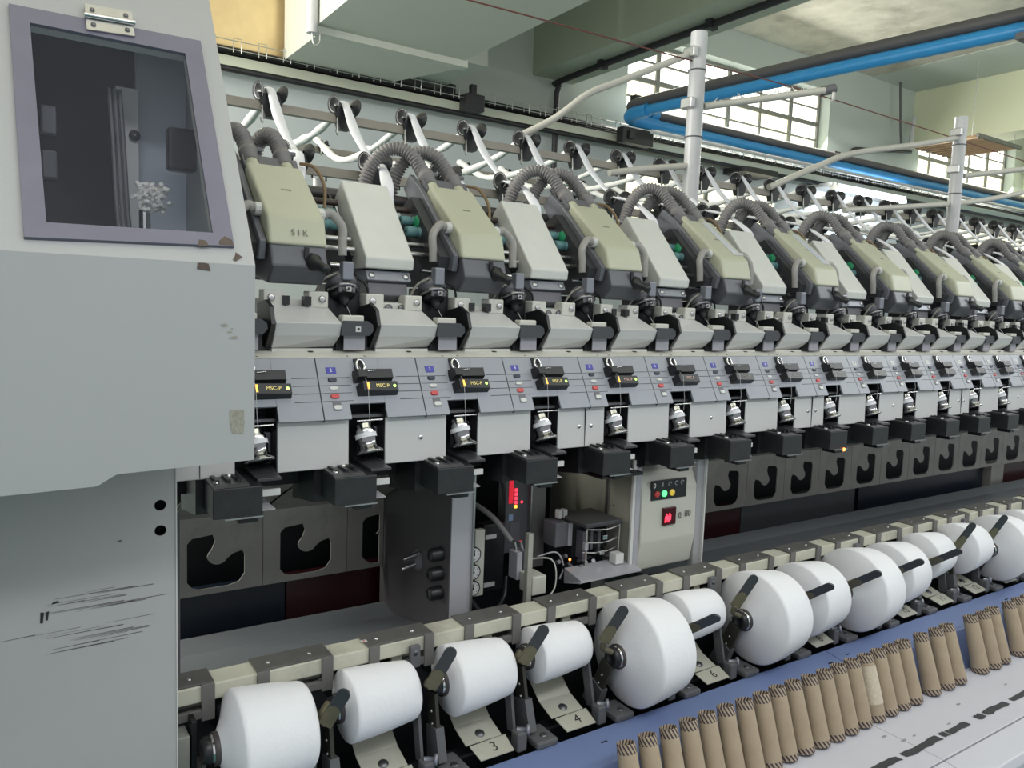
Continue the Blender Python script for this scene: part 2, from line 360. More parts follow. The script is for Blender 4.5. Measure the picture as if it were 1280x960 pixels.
# blue and grey pipe pair with U elbow
for nm, mt, dz, lb in (('blue_pipe', pipe_blue, 0, 'bright blue water pipe with elbow turning out from the wall'), ('grey_pipe', pipe_grey, .085, 'dark grey pipe lying on top of the blue pipe')):
    z = 3.14+dz*.87
    path = [(16, 4.70, z), (8, 4.70, z), (4.5, 4.70, z)]+[(4.32+.0*i, 4.70, z) for i in range(0)]
    path += [(4.22-.17*math.sin(math.radians(a)), 4.53+.17*math.cos(math.radians(a)), z) for a in range(0, 91, 10)]
    path += [(4.065, 4.3, z), (4.18, 3, z-.01), (4.29, 1.97, z-.02), (4.46, .2, z-.03)]
    tag(MB().tube(path, .038 if dz == 0 else .034, 14).build(nm, mt), lb, 'pipe')
tag(MB().tube([(4.42, 4.70, 3.14), (4.24, 4.70, 3.14)]+[(4.22-.17*math.sin(math.radians(a)), 4.53+.17*math.cos(math.radians(a)), 3.14) for a in range(10, 91, 10)]+[(4.055, 4.40, 3.14)], .05, 16).build('pipe_elbow', pipe_blue), 'thick blue elbow joint where the pipe turns', 'pipe fitting')
tag(MB().tube([(4.42, 4.70, 3.214), (4.34, 4.695, 3.214)], .046, 14).build('pipe_collar', pipe_blue), 'blue collar over elbow of the pipe pair', 'pipe fitting')
tag(MB().tube([(16, 4.62, 3.06), (4.3, 4.62, 3.06)], .016, 8).build('pale_pipe', pole_m), 'thin pale pipe running under the blue pipe on wall', 'pipe')
o = thing('pipe_bracket', 'lilac grey drop bracket holding the blue pipe at upper right', 'bracket', (4.2, 2.0, 3.2))
MB().box(4.21, 4.27, 1.90, 1.925, 3.06, 4.19).build('hanger', pole_m, o); MB().box(4.19, 4.40, 1.90, 1.97, 3.045, 3.078, .004).build('clamp', cast_grey, o)
# small pipes on pillar
tag(MB().tube(curve_pts([(8.08, 4.9, 4.19), (8.12, 4.9, 3.95), (8.16, 4.9, 3.7), (8.18, 4.88, 3.5)], 4), .012, 6).build('wall_cable', pipe_grey), 'thin dark cable hanging down the wall right of left window', 'cable')
tag(MB().tube([(8.40, 4.9, 3.88), (8.36, 4.9, 3.55)], .022, 8).build('wall_conduit', pole_m), 'short grey conduit on wall beside the pale yellow beam', 'pipe')
tag(MB().tube(curve_pts([(8.35, 4.88, 3.50), (7.6, 4.88, 3.42), (7.3, 4.88, 3.38), (7.25, 4.88, 3.25)], 4), .018, 8).build('bent_conduit', black_conduit), 'black bent conduit on wall between the two windows', 'pipe')
tag(MB().box(6.9, 6.99, 4.8, 4.84, 3.13, 3.3).build('wall_switch', black_pl), 'small black box on wall right of left window', 'box')
# louvre
t = thing('wooden_louvre', 'slatted wooden louvre hanging below pale yellow beam near far pole', 'louvre', (7.8, 4.0, 3.4))
for i in range(8):
    x = 7.88+i*.105
    MB().hexa([(x, 3.95, 3.43), (x, 4.62, 3.43), (x+.032, 4.62, 3.465), (x+.032, 3.95, 3.465)], [(x, 3.95, 3.442), (x, 4.62, 3.442), (x+.032, 4.62, 3.477), (x+.032, 3.95, 3.477)]).build('slat', wood, t)
for y in (3.94, 4.60): MB().box(7.85, 8.72, y-.012, y+.012, 3.44, 3.475).build('frame_rail', sash_m, t)
for x in (7.87, 8.70): MB().tube([(x, 4.0, 3.46), (x, 4.0, 4.17 if x < 8.5 else 3.6)], .004, 5).build('hanging_wire', wire_m, t)
# fluorescent tube lamp
t = thing('tube_lamp', 'glowing fluorescent tube lamp behind the sliver guides', 'lamp', (7.4, 4.7, 2.9))
MB().box(6.78, 8.02, 4.72, 4.998, 2.945, 2.98, .005).build('lamp_housing', pole_m, t)
MB().tube([(6.80, 4.70, 2.92), (8.0, 4.70, 2.92)], .018, 12).build('lamp_tube', tube_glow, t)
for x in (6.8, 8.0): MB().box(x-.01, x+.01, 4.68, 4.75, 2.90, 2.97).build('lamp_holder', white_pl, t)
area('tube_light', (7.4, 4.66, 2.90), (math.radians(70), 0, 0), 1.2, .05, 9, (.9, .95, 1))
# low windows glimpsed between the slivers: bright panes set low in the wall
def low_window(nm, x0, x1, z0, z1):
    root = thing(nm, '', ''); del root['label']; del root['category']; root['kind'] = 'structure'
    for a in range(4):
        c = x0+(x1-x0)*a/4; e_ = x0+(x1-x0)*(a+1)/4
        MB().box(c+.02, e_-.02, YW-.012, YW-.004, z0, z1).build('pane', glow2, root)
        MB().box(c-.02, c+.02, YW-.03, YW-.002, z0, z1).build('mullion', sash_m, root)
low_window('window_3', 4.35, 6.3, 2.45, 2.83)
low_window('window_4', 9.6, 11.8, 2.5, 2.85)

# ================================================================== POLES AND OVERHEAD RODS
def pole(px_, lab, other):
    t = thing('steel_pole', lab, 'pole', (px_, 2.3, 0))
    MB().cyl((px_, 2.3, .3), (px_, 2.3, 2.77), .033).build('tube', pole_m, t)
    for z in (2.36, 2.62): MB().lathe((px_, 2.3, z), (0, 0, 1), [(0, .034), (0, .037), (.004, .037), (.004, .034)]).build('joint_ring', cast_grey, t)
    for z in (2.685, 2.49): MB().box(px_-.055, px_-.03, 2.27, 2.33, z-.02, z+.02, .004).build('clamp', steel, t)
pole(2.37, 'grey steel pole nearer the camera rising behind the covers', 0)
pole(4.40, 'grey steel pole farther away at right above the covers', 0)
tag(MB().tube(curve_pts([(1.62, 2.47, 2.275), (1.76, 2.42, 2.36), (1.88, 2.38, 2.46), (2.02, 2.36, 2.53), (2.35, 2.30, 2.69)], 5), .013, 10).build('bent_rod', arm_m), 'cream bent rod from a sliver guide up to the near pole', 'rod')
tag(MB().tube(curve_pts([(3.0, 2.42, 2.25), (3.3, 2.38, 2.38), (3.5, 2.34, 2.46), (4.0, 2.31, 2.57), (4.38, 2.30, 2.66)], 5), .015, 10).build('bent_rod', arm_m), 'pale bent rod rising to the top of the far pole', 'rod')
o = thing('side_rod', 'pale rod with clamp and white wheel right of near pole', 'rod', (2.37, 2.3, 2.48))
MB().tube([(2.40, 2.28, 2.485), (2.86, 2.06, 2.585)], .014, 10).build('rod', arm_m, o)
MB().cyl((2.86, 2.07, 2.585), (2.91, 2.05, 2.60), .02).build('end_clamp', cast_grey, o)
MB().lathe((2.87, 2.03, 2.555), (.5, -.8, 0), [(0, .002), (0, .02), (.012, .02), (.012, .002)]).build('wheel', white_pl, o)
b = MB(); rr = random.Random(3)
for i in range(40):
    q = rr.random(); c = Vector((2.42+.42*q, 2.27-.2*q, 2.505+.09*q)); b.tube([c, c+Vector((rr.uniform(-.02, .02), rr.uniform(-.01, .01), rr.uniform(.0, .018)))], .0018, 4)
b.build('lint', cotton, o, kind='stuff')
tag(MB().tube([(4.43, 2.28, 2.46), (5.2, 2.1, 2.60), (6, 1.95, 2.72)], .015, 10).build('side_rod', arm_m), 'pale rod going right from the far pole', 'rod')
tag(MB().tube([(1.98, 2.35, 2.18), (2.15, 2.33, 2.215), (2.36, 2.3, 2.25)], .013, 10).build('short_rod', arm_m), 'short cream rod low on near pole above the hoses', 'rod')
tag(MB().tube(curve_pts([(3.5, 2.36, 2.19), (4.1, 2.33, 2.27), (4.7, 2.3, 2.36), (5.6, 2.3, 2.55)], 4), .014, 10).build('short_rod', arm_m), 'long pale rod passing low behind the far pole', 'rod')
tag(MB().tube(curve_pts([(.9, 2.3, 2.62), (1.31, 2.3, 2.641), (2.32, 2.3, 2.655), (3.02, 2.3, 2.668), (4.4, 2.3, 2.65), (5.5, 2.3, 2.63)], 4), .003, 5).build('overhead_wire', red_wire), 'thin dark red wire stretched overhead past both poles', 'wire')

# ================================================================== SLIVER RAILS AND GUIDES
YU, ZU = 2.45, 2.245
FRAME = thing('machine_frame', 'long fixed machine body behind covers and packages, with sheets and troughs', 'machine')
def fix(o):
    for k_ in ('label', 'category', 'group'):
        if k_ in o: del o[k_]
    o.parent = FRAME; KIDS.setdefault(FRAME.name, []).append(o); return o
def bar(nm, y, z, h_, lab, x1=7.5, mt=bar_m, w=.012):
    b = MB(); b.box(.2, x1, y-w, y+w, z-h_, z+h_); return tag(b.build(nm, mt), lab, 'rail')
bar('sliver_rail', YU, ZU-.015, .013, 'topmost taupe rail carrying the upper black sliver guides')
bar('sliver_rail', 3.35, 2.30, .012, 'rear taupe rail behind, seen between the white slivers')
bar('sliver_rail', 2.24, 2.025, .013, 'lower taupe rail carrying the lower row of black guides')
bar('sliver_rail', 2.95, 2.06, .010, 'thin pale rail lowest behind the lower guides', mt=arm_m)
def guide(name, x, y, z, label, group, s=1., sep=.033):
    t = thing(name, label, 'yarn guide', (x, y, z), group)
    for sgn in (-1, 1):
        b = MB(); c = Vector((x+sgn*sep*.75*s, y-.012, z+.012*s)); ax = Vector((-sgn*.90, -sgn*.30, .10))
        b.lathe(c, ax, [(.012*s, .004), (.0085*s, .010*s), (.004*s, .017*s), (.0*s, .0215*s), (-.0015*s, .022*s), (.001*s, .016*s), (.005*s, .009*s), (.006*s, .001)], 22)
        b.build('disc', black_gloss, t)
    b = MB(); b.hexa([(x-.012*s, y-.018, z-.045*s), (x+.014*s, y-.018, z-.045*s), (x+.014*s, y+.012, z-.045*s), (x-.012*s, y+.012, z-.045*s)],
                     [(x-.03*s, y-.022, z+.008*s), (x+.034*s, y-.022, z+.008*s), (x+.034*s, y+.012, z+.008*s), (x-.03*s, y+.012, z+.008*s)])
    b.build('bracket', black_pl, t)
    MB().tube(curve_pts([(x-.02*s, y-.02, z-.02*s), (x-.02*s, y-.025, z-.06*s), (x-.028*s, y-.03, z-.05*s)], 4), .0025, 5).build('hook', wire_m, t)
    return t
black_gloss = mat('black_gloss_disc', (.03, .03, .033), .18, var=.1)
g0 = guide('sliver_guide', ux(2.63), YU, ZU+.01, 'upper black double-disc sliver guide, first from the cabinet', 'upper sliver guides', 1.3, .036)
for i in range(1, 24): clone(g0, P*i, 'upper black double-disc sliver guide, %s from the cabinet' % ORD[i+1])
g1 = guide('sliver_guide', ux(2.63), 2.20, 2.045, 'lower black double-disc sliver guide, first from the cabinet behind the hoses', 'lower sliver guides', 1.3, .034)
for i in range(1, 22): clone(g1, P*i, 'lower black double-disc sliver guide, %s from the cabinet' % ORD[i+1])
g2 = guide('rear_guide', ux(1.70), 3.33, 2.315, 'small rear black guide first from the cabinet', 'rear sliver guides', .7, .02)
for i in range(1, 24): clone(g2, P*i, 'small black guide on rear rail, %s from the cabinet' % ORD[i+1])
# small white posts on lower rail
p0 = thing('white_post', 'white rail post, first from the cabinet below lower rail', 'post', (ux(3.0), 2.26, 1.9), 'white posts under the lower rail')
MB().cyl((ux(3.0), 2.26, 1.86), (ux(3.0), 2.26, 2.005), .013).build('post_tube', white_pl, p0)
MB().tube(curve_pts([(ux(3)-.02, 2.25, 2.005), (ux(3)-.018, 2.25, 2.025), (ux(3), 2.25, 2.03), (ux(3)+.02, 2.25, 2.025), (ux(3)+.022, 2.25, 2.0)], 3), .003, 5).build('clip', black_conduit, p0)
for i in range(1, 12): clone(p0, P*i, 'white rail post, %s from the cabinet below lower rail' % ORD[i+1])
# ribbons (front) and rear slivers
def ribbon():
    x = ux(2.63); e_ = ux(2.27); b = MB()
    pts = curve_pts([(x, YU+.01, ZU+.03), (x, YU-.02, ZU+.03), (x-.0, 2.34, 2.17), (x-.004, 2.21, 2.072), (x-.035, 2.06, 2.03), (e_, 1.91, 1.955), (e_-.008, 1.88, 1.90)], 6)
    N = len(pts); b.tube(pts, [.0155+.002*math.sin(i*.7) for i in range(N)], 10, flat=.35); return b
rb = tag(ribbon().build('sliver_ribbon', ribbon_m), 'white sliver ribbon dropping from the first upper guide', 'sliver', 'sliver ribbons falling to the covers')
for i in range(1, 24):
    c = rb.copy(); COL.objects.link(c); c.location.x += P*i; c['label'] = 'white sliver ribbon dropping from the %s upper guide' % ORD[i+1]
def rear_sliver(seed):
    rr = random.Random(seed); x = ux(2.63); b = MB(); sag = .10+rr.uniform(-.02, .03)
    pts = curve_pts([(x-.0, 3.35, 2.34), (x+.0, 3.12, 2.27-sag*.3), (x, 2.9, 2.265-sag*.45), (x+.0, 2.65, 2.245-sag*.1), (x, YU+.01, ZU+.03)], 7); N = len(pts)
    b.tube(pts, [.012+.005*rr.random()+(.003 if i < N*.6 else 0) for i in range(N)], 9, flat=.75); return b
rs = [tag(rear_sliver(i).build('rear_sliver', sliver_m), 'fluffy white sliver hanging behind the %s upper guide' % ORD[i+1], 'sliver', 'fluffy slivers behind the upper guides') for i in range(4)]
for i in range(4): rs[i].location.x = P*i
for i in range(4, 24):
    c = rs[i % 4].copy(); COL.objects.link(c); c.location.x = P*i; c['label'] = 'fluffy white sliver hanging behind the %s upper guide' % ORD[i+1]
tag(MB().tube([(.3, 1.97, 1.925), (6.5, 1.97, 1.925)], .017, 12).build('suction_pipe', mat('pipe_brown_black', (.045, .04, .042), .45)), 'dark round pipe running behind the slanted covers', 'pipe')
fix(tag(MB().box(.3, 7.5, 2.02, 2.06, 1.70, 1.88).build('machine_back', cast_grey), 'dark grey machine frame beam behind the drafting rollers', 'beam'))

# ================================================================== SLANTED COVERS
SL = Vector((0, .735, .678)); NR = Vector((0, -.678, .735))   # along slope (up-back) and outward normal
def beige_cover(k):
    x0, x1 = ux(k-.31), ux(k+.235); t = thing('drafting_cover', 'x', 'cover', ((x0+x1)/2, 1.68, 1.70), 'beige covers with hoses')
    prof = [(1.677, 1.768), (1.696, 1.830), (1.862, 1.963), (1.905, 1.925), (1.75, 1.765)]
    bm = bmesh.new(); A = [bm.verts.new((x0, y, z)) for y, z in prof]; B = [bm.verts.new((x1, y, z)) for y, z in prof]
    bm.faces.new(A); bm.faces.new(B[::-1])
    for i in range(5): bm.faces.new((A[i], A[(i+1) % 5], B[(i+1) % 5], B[i]))
    bmesh.ops.recalc_face_normals(bm, faces=bm.faces[:])
    ed = [e_ for e_ in bm.edges if len(set(v.co.x for v in e_.verts)) == 1]
    bmesh.ops.bevel(bm, geom=bm.edges[:], offset=.007, segments=3, profile=.5, affect='EDGES')
    b = MB(); b.frombm(bm); b.build('cover_shell', beige, t)
    MB().hexa([(x0+.055, 1.7775, 1.8953), (x0+.078, 1.7775, 1.8953), (x0+.078, 1.7815, 1.8985), (x0+.055, 1.7815, 1.8985)], [(x0+.055, 1.777, 1.896), (x0+.078, 1.777, 1.896), (x0+.078, 1.781, 1.8992), (x0+.055, 1.781, 1.8992)]).build('logo_strip', mat('logo_grey', (.25, .25, .2), .5), t)
    # dark side frame
    for xa, xb in ((x0-.016, x0-.002),):
        MB().prism([(1.70, 1.735), (1.69, 1.775), (1.885, 1.955), (1.95, 2.0), (1.985, 1.965), (1.80, 1.75)], xa, xb, .002).build('side_frame', mat('side_frame_grey', (.17, .175, .20), .35, .3, var=.15, scale=25), t)
    MB().prism([(1.72, 1.74), (1.71, 1.77), (1.88, 1.93), (1.95, 1.90), (1.80, 1.74)], x0-.045, x0-.017).build('side_casting', mat('side_casting_black', (.035, .036, .04), .45, var=.3, scale=30), t)
    # lower casing
    MB().prism([(1.682, 1.770), (1.665, 1.722), (1.70, 1.685), (1.80, 1.70), (1.86, 1.80), (1.74, 1.772)], x0+.002, x1-.002, .005).build('lower_casing', mat('casing_blue_grey', (.105, .11, .125), .38, .2, var=.15, scale=25), t)
    # knob handle
    o = MB(); o.lathe((x1-.035, 1.672, 1.735), (.35, -.8, -.35), [(-.01, .001), (-.01, .017), (.006, .019), (.018, .012), (.034, .010), (.045, .012), (.05, .006), (.05, .001)], 16)
    h_ = o.build('knob', black_pl, t); MB().box(x1-.055, x1-.045, 1.667, 1.672, 1.74, 1.765).build('knob_mark', black_pl, t)
    # back plate with necks
    MB().prism([(1.872, 1.955), (1.90, 1.985), (1.93, 1.955), (1.90, 1.92)], x0, x1).build('neck_plate', cast_grey, t)
    for j, xc in enumerate((x0+.020, x1-.028)):
        c = Vector((xc, 1.868, 1.945)); MB().cyl(c, c+SL*.035, .0155, n=18).build('neck', beige, t)
        MB().lathe(c+SL*.03, SL, [(0, .0155), (0, .0185), (.032, .0185), (.034, .022), (.046, .022), (.046, .018)], 18).build('collar', hose_m, t)
        c2 = c+SL*.07
        MB().box(c2.x+.012, c2.x+.03, c2.y-.012, c2.y+.005, c2.z+.004, c2.z+.014, .002).build('clip', cast_grey, t)
    # elbow hoses down to the nozzles
    for s_, xe in ((-1, x0-.004), (1, x1+.004)):
        zc, yc = 1.845, 1.745
        MB().lathe((xe-s_*.004, yc, zc), (s_, 0, 0), [(0, .001), (0, .015), (.012, .015), (.014, .013), (.014, .009)], 12, False).build('hose_cap', white_pl, t)
        xn = ux(k+(.47 if s_ > 0 else -.53)); sx = xe+s_*.01
        MB().tube(curve_pts([(sx, yc, zc), ((sx*.6+xn*.4), yc-.002, zc+.006), (xn, yc-.008, zc-.022), (xn, yc-.012, zc-.06), (xn, yc-.014, zc-.088)], 6), .0105, 12).build('elbow_hose', clear_tube, t)
    MB().lathe((x0-.044, 1.84, 1.865), (-1, -.2, .2), [(0, .017), (.004, .014), (.004, .001)], 14).build('green_knob', green_btn, t)
    MB().tube(curve_pts([(x1+.02, 1.93, 1.985), (x1+.045, 1.90, 1.975), (x1+.06, 1.87, 1.93), (x1+.058, 1.86, 1.87)], 5), .0045, 7).build('small_hose', mat('brown_hose', (.22, .15, .08), .5), t)
    # corrugated hoses
    for j, xc in enumerate((x0+.020, x1-.028)):
        c = Vector((xc, 1.868, 1.945))+SL*.07
        sw = HOSE_SWING
        if sw < .05: way = [c, c+SL*.03, c+Vector((-.008, .045, .052)), c+Vector((-.022, .075, .058)), c+Vector((-.034, .10, .035)), c+Vector((-.038, .105, -.015)), c+Vector((-.038, .10, -.09))]
        else: way = [c, c+SL*.03+Vector((-.004, 0, 0)), c+Vector((-.022, .045, .060)), c+Vector((-.050, .07, .078)), c+Vector((-.085, .09, .068)), c+Vector((-.118, .105, .022)), c+Vector((-.135, .11, -.04)), c+Vector((-.14, .11, -.1))]
        pts = curve_pts(way, 26); tot = sum((pts[i+1]-pts[i]).length for i in range(len(pts)-1)); n_ = int(tot/.0024)
        # resample evenly
        q = [pts[0]]; acc = 0; step = tot/n_; i = 0; pos = pts[0].copy(); k_ = 1
        while i < len(pts)-1 and len(q) < n_:
            seg = (pts[i+1]-pos).length
            if seg >= step-acc: pos = pos+(pts[i+1]-pos).normalized()*(step-acc); q.append(pos.copy()); acc = 0
            else: acc += seg; i += 1; pos = pts[i].copy()
        MB().tube(q, [.0200 if i % 4 < 2 else .0158 for i in range(len(q))], 12).build('corrugated_hose', hose_m, t)
    return t
HOSE_SWING = 0; bc = beige_cover(1.995); text('S I K', .02, (ux(1.97), 1.6845, 1.795), (1, 0, 0), (0, .3, 1), 'scratched_mark', mat('scratch_ink', (.16, .16, .13), .7), bc, .002); bc['label'] = 'beige drafting cover with hoses hanging straight, nearest the cabinet'
HOSE_SWING = .1; bc2 = beige_cover(3.995); bc2['label'] = 'beige drafting cover with arched hoses, second from the cabinet'
film_m = mat('glossy_film', (.62, .64, .68), .12, .1, var=.15, scale=30)
for i in range(1, 10):
    c_ = clone(bc2, 2*P*i, 'beige drafting cover with arched hoses, %s from the cabinet' % ORD[i+2])
    if i in (2, 3):
        c_['label'] = 'beige drafting cover with a strip of glossy film, %s from the cabinet' % ORD[i+2]
        a, e_ = Vector((ux(4.10), 1.715, 1.8460)), Vector((ux(4.04), 1.852, 1.9557))
        w = Vector((.017, 0, 0)); n_ = NR*.0012
        BASE[c_.name] = BASE[bc2.name]
        MB().hexa([a-w, a+w, e_+w*.8, e_-w*.8], [a-w+n_, a+w+n_, e_+w*.8+n_, e_-w*.8+n_]).build('film_strip', film_m, c_)
def grey_cover(k):
    x0, x1 = ux(k-.295), ux(k+.235); t = thing('plain_cover', 'x', 'cover', ((x0+x1)/2, 1.7, 1.70), 'plain grey covers')
    prof = [(1.722, 1.732), (1.718, 1.757), (1.885, 1.952), (1.93, 1.91), (1.79, 1.73)]
    b = MB(); b.prism(prof, x0, x1, .004); b.build('cover_shell', shell_grey, t)
    MB().prism([(1.735, 1.728), (1.722, 1.705), (1.74, 1.70), (1.80, 1.72), (1.80, 1.73)], x0+.006, x1-.004, .003).build('front_bar', cast_light, t)
    MB().prism([(1.735, 1.70), (1.73, 1.67), (1.76, 1.655), (1.85, 1.70), (1.85, 1.72)], x0+.012, x1-.01, .003).build('lower_casing', cast_grey, t)
    for xs in (x0+.018, x1-.018): MB().lathe((xs, 1.728, 1.715), (0, -1, .3), [(0, .008), (.004, .007), (.004, .001)], 12).build('bolt', steel, t)
    return t
gc = grey_cover(2.985); gc['label'] = 'plain grey slanted cover nearest the cabinet'
for i in range(1, 10): clone(gc, 2*P*i, 'plain grey slanted cover, %s from the cabinet' % ORD[i+1])
# drafting rollers in the gaps between the covers
def rollers(k):
    x0, x1 = ux(k-.2), ux(k+.2); t = thing('drafting_rollers', 'x', 'roller', (ux(k), 1.8, 1.8), 'roller sets between the covers')
    for y, z, r_ in ((1.86, 1.865, .0125), (1.825, 1.835, .014)):
        b = MB(); b.lathe((ux(k)-.03, y, z), (1, 0, 0), [(0, .004), (0, r_*.9), (.003, r_), (.027, r_), (.03, r_*.8), (.033, r_*.8), (.036, r_), (.058, r_), (.06, .004)], 16); b.build('rubber_roller', teal, t)
    MB().cyl((x0, 1.89, 1.895), (x1, 1.89, 1.895), .008, n=10).build('brown_roller', mat('roller_brown', (.05, .035, .03), .4), t)
    for y, z in ((1.80, 1.80), (1.775, 1.775)): MB().cyl((x0, y, z), (x1, y, z), .007, n=10).build('steel_roller', steel, t)
    MB().prism([(1.78, 1.74), (1.76, 1.76), (1.92, 1.92), (1.96, 1.89)], ux(k)+.034, ux(k)+.04).build('roller_stand', black_pl, t)
    MB().cyl((ux(k)-.02, 1.755, 1.735), (ux(k)+.035, 1.755, 1.735), .006, n=10).build('shaft', chrome, t)
    return t
ro = rollers(2.46); ro['label'] = 'teal rubber drafting rollers in the first gap between covers'
for i in range(1, 17): clone(ro, P*i, 'teal rubber drafting rollers in the %s gap between covers from the cabinet' % ORD[i+1])
rz = rollers(1.5); rz['label'] = 'dark drafting rollers half hidden by the cabinet edge'; rz['group'] = 'roller sets between the covers'

# ================================================================== NOZZLES, BRACKETS, LITTLE WHITE BOXES
def nozzle(k):
    x = ux(k); t = thing('spinning_nozzle', 'x', 'nozzle', (x, 1.72, 1.63), 'black spinning nozzles')
    ax = Vector((0, -.45, -.89)); c = Vector((x, 1.735, 1.70))
    MB().lathe(c, ax, [(-.012, .001), (-.012, .026), (0, .034), (.012, .035), (.014, .031), (.02, .031)], 24).build('upper_ring', cast_grey, t)
    MB().lathe(c+ax*.018, ax, [(0, .030), (.004, .037), (.012, .037), (.014, .033), (.014, .026)], 24).build('chrome_ring', mat('dark_chrome', (.2, .2, .21), .22, .9), t)
    MB().lathe(c+ax*.032, ax, [(0, .028), (.006, .030), (.012, .024), (.012, .012), (.024, .011), (.03, .006), (.036, .004), (.036, .001)], 20).build('spindle_tip', black_pl, t)
    MB().box(x-.013, x+.013, 1.69, 1.715, 1.70, 1.742, .003).build('clamp_block', cast_light, t)
    MB().box(x-.02, x+.02, 1.695, 1.70, 1.672, 1.692, .002).build('tab', dark_steel, t)
    o = MB().box(x-.004, x+.009, 1.6925, 1.6945, 1.675, 1.688).build('sticker', white_pl, t); MB().box(x, x+.005, 1.692, 1.6924, 1.679, 1.684).build('sticker_mark', ink, o)
    MB().tube(curve_pts([(x+.03, 1.72, 1.71), (x+.055, 1.715, 1.69), (x+.06, 1.72, 1.65), (x+.05, 1.73, 1.61)], 5), .003, 6).build('air_line', black_pl, t)
    MB().tube(curve_pts([(x-.02, 1.71, 1.715), (x-.05, 1.71, 1.70), (x-.065, 1.72, 1.67), (x-.07, 1.74, 1.63)], 5), .003, 6).build('air_line', mat('grey_line', (.22, .21, .18), .5), t)
    MB().box(x-.04, x+.045, 1.73, 1.78, 1.60, 1.69).build('housing', black_pl, t)
    MB().tube([(x+.002, 1.70, 1.64), (x+.012, 1.655, 1.585)], .0008, 4).build('yarn_end', white_pl, t)
    return t
nz = nozzle(2.46); nz['label'] = 'black ringed spinning nozzle in the first gap from the cabinet'
for i in range(1, 17): clone(nz, P*i, 'black ringed spinning nozzle in the %s gap from the cabinet' % ORD[i+1])
def base_plate(k, kind):
    x0 = ux(k-.335); x1 = ux(k+.28); t = thing('mounting_plate', 'x', 'plate', (ux(k), 1.75, 1.6), 'cream mounting plates with screws')
    MB().box(x0, x1, 1.715, 1.80, 1.60, 1.652, .002).build('plate', cream, t)
    for s_ in (0, 1):
        a = x0 if s_ == 0 else x1-.045
        MB().box(a, a+.045, 1.70, 1.74, 1.635, 1.672, .003).build('tab', cream, t)
        MB().lathe((a+(.016 if s_ == 0 else .030), 1.70, 1.655), (0, -1, .1), [(0, .008), (.003, .008), (.004, .005), (.004, .001)], 14).build('screw', steel, t)
        if kind: MB().box(a+(.04 if s_ == 0 else -.012), a+(.055 if s_ == 0 else .004), 1.695, 1.715, 1.64, 1.66).build('clip', black_pl, t)
        else: MB().lathe((ux(k)+(-.017 if s_ == 0 else .017), 1.712, 1.64), (0, -1, .1), [(0, .009), (.004, .009), (.005, .005), (.005, .001)], 14).build('screw', dark_steel, t)
    MB().lathe((x0+.012, 1.70, 1.628), (0, -1, .1), [(0, .012), (.006, .012), (.008, .008), (.008, .001)], 16).build('boss', cast_grey, t)
    return t
bp = [base_plate(2.0, 1), base_plate(3.0, 0)]
bp[0]['label'] = 'cream mounting plate with corner tabs at the cabinet, under first beige cover'; bp[1]['label'] = 'cream notched mounting plate under the first grey cover'
for i in range(1, 8):
    clone(bp[0], 2*P*i, 'cream mounting plate with corner tabs under the %s beige cover' % ORD[i+1])
    clone(bp[1], 2*P*i, 'cream notched mounting plate under the %s grey cover' % ORD[i+1])
def small_box(k):
    x0, x1 = ux(k-.32), ux(k+.29); t = thing('nozzle_box', 'x', 'cover', (ux(k), 1.65, 1.546), 'small white hexagonal boxes')
    bm = bmesh.new()
    A = [(x0, 1.652, 1.548), (x0, 1.632, 1.576), (x0, 1.622, 1.604), (x0+.006, 1.70, 1.64), (x0, 1.715, 1.56)]
    B = [(x1-.003, 1.668, 1.548), (x1, 1.632, 1.576), (x1, 1.622, 1.604), (x1+.0, 1.715, 1.64), (x1, 1.72, 1.56)]
    a = [bm.verts.new(p) for p in A]; c = [bm.verts.new(p) for p in B]; bm.faces.new(a); bm.faces.new(c[::-1])
    for i in range(5): bm.faces.new((a[i], a[(i+1) % 5], c[(i+1) % 5], c[i]))
    bmesh.ops.recalc_face_normals(bm, faces=bm.faces[:]); bmesh.ops.bevel(bm, geom=bm.edges[:], offset=.0018, segments=2, affect='EDGES', profile=.5)
    b = MB(); b.frombm(bm); b.build('box_shell', cover_white, t)
    MB().prism([(1.66, 1.545), (1.612, 1.60), (1.625, 1.635), (1.66, 1.65), (1.72, 1.64), (1.72, 1.55)], x0-.012, x0-.004).build('side_gasket', black_pl, t)
    MB().prism([(1.672, 1.545), (1.672, 1.60), (1.72, 1.60), (1.72, 1.55)], x1+.002, x1+.014).build('side_gasket', black_pl, t)
    MB().box(x0, x1-.01, 1.650, 1.70, 1.541, 1.5475).build('foot_strip', cream, t)
    return t
bx = small_box(2.0); bx['label'] = 'small white hexagonal box nearest the cabinet'
for i in range(1, 17): clone(bx, P*i, 'small white hexagonal box, %s from the cabinet' % ORD[i+1])
def guide_plate(k):
    x0, x1 = ux(k-.16), ux(k+.15); t = thing('yarn_plate', 'x', 'bracket', (ux(k), 1.63, 1.55), 'dark plates between the white boxes')
    lp = [(x0, 1.578), (x0, 1.602), (x0+.008, 1.61), (x1-.012, 1.61), (x1, 1.602), (x1+.002, 1.59), (x1-.008, 1.578)]
    plate_holes(lp, [], lambda a, c: (a, 1.622, c), .012, (0, 1, 0)).build('plate', mat('plate_slate', (.055, .06, .068), .4, var=.1), t)
    MB().box(x0+.006, x1-.016, 1.634, 1.66, 1.60, 1.622, .003).build('cream_block', cream, t)
    MB().box(x0+.01, x1-.014, 1.634, 1.637, 1.545, 1.578).build('film', mat('clear_film', (.38, .38, .42), .15, alpha=.8), t)
    MB().box(x0-.0, x1, 1.655, 1.70, 1.545, 1.61).build('recess', black_pl, t)
    return t
gp = guide_plate(2.45)
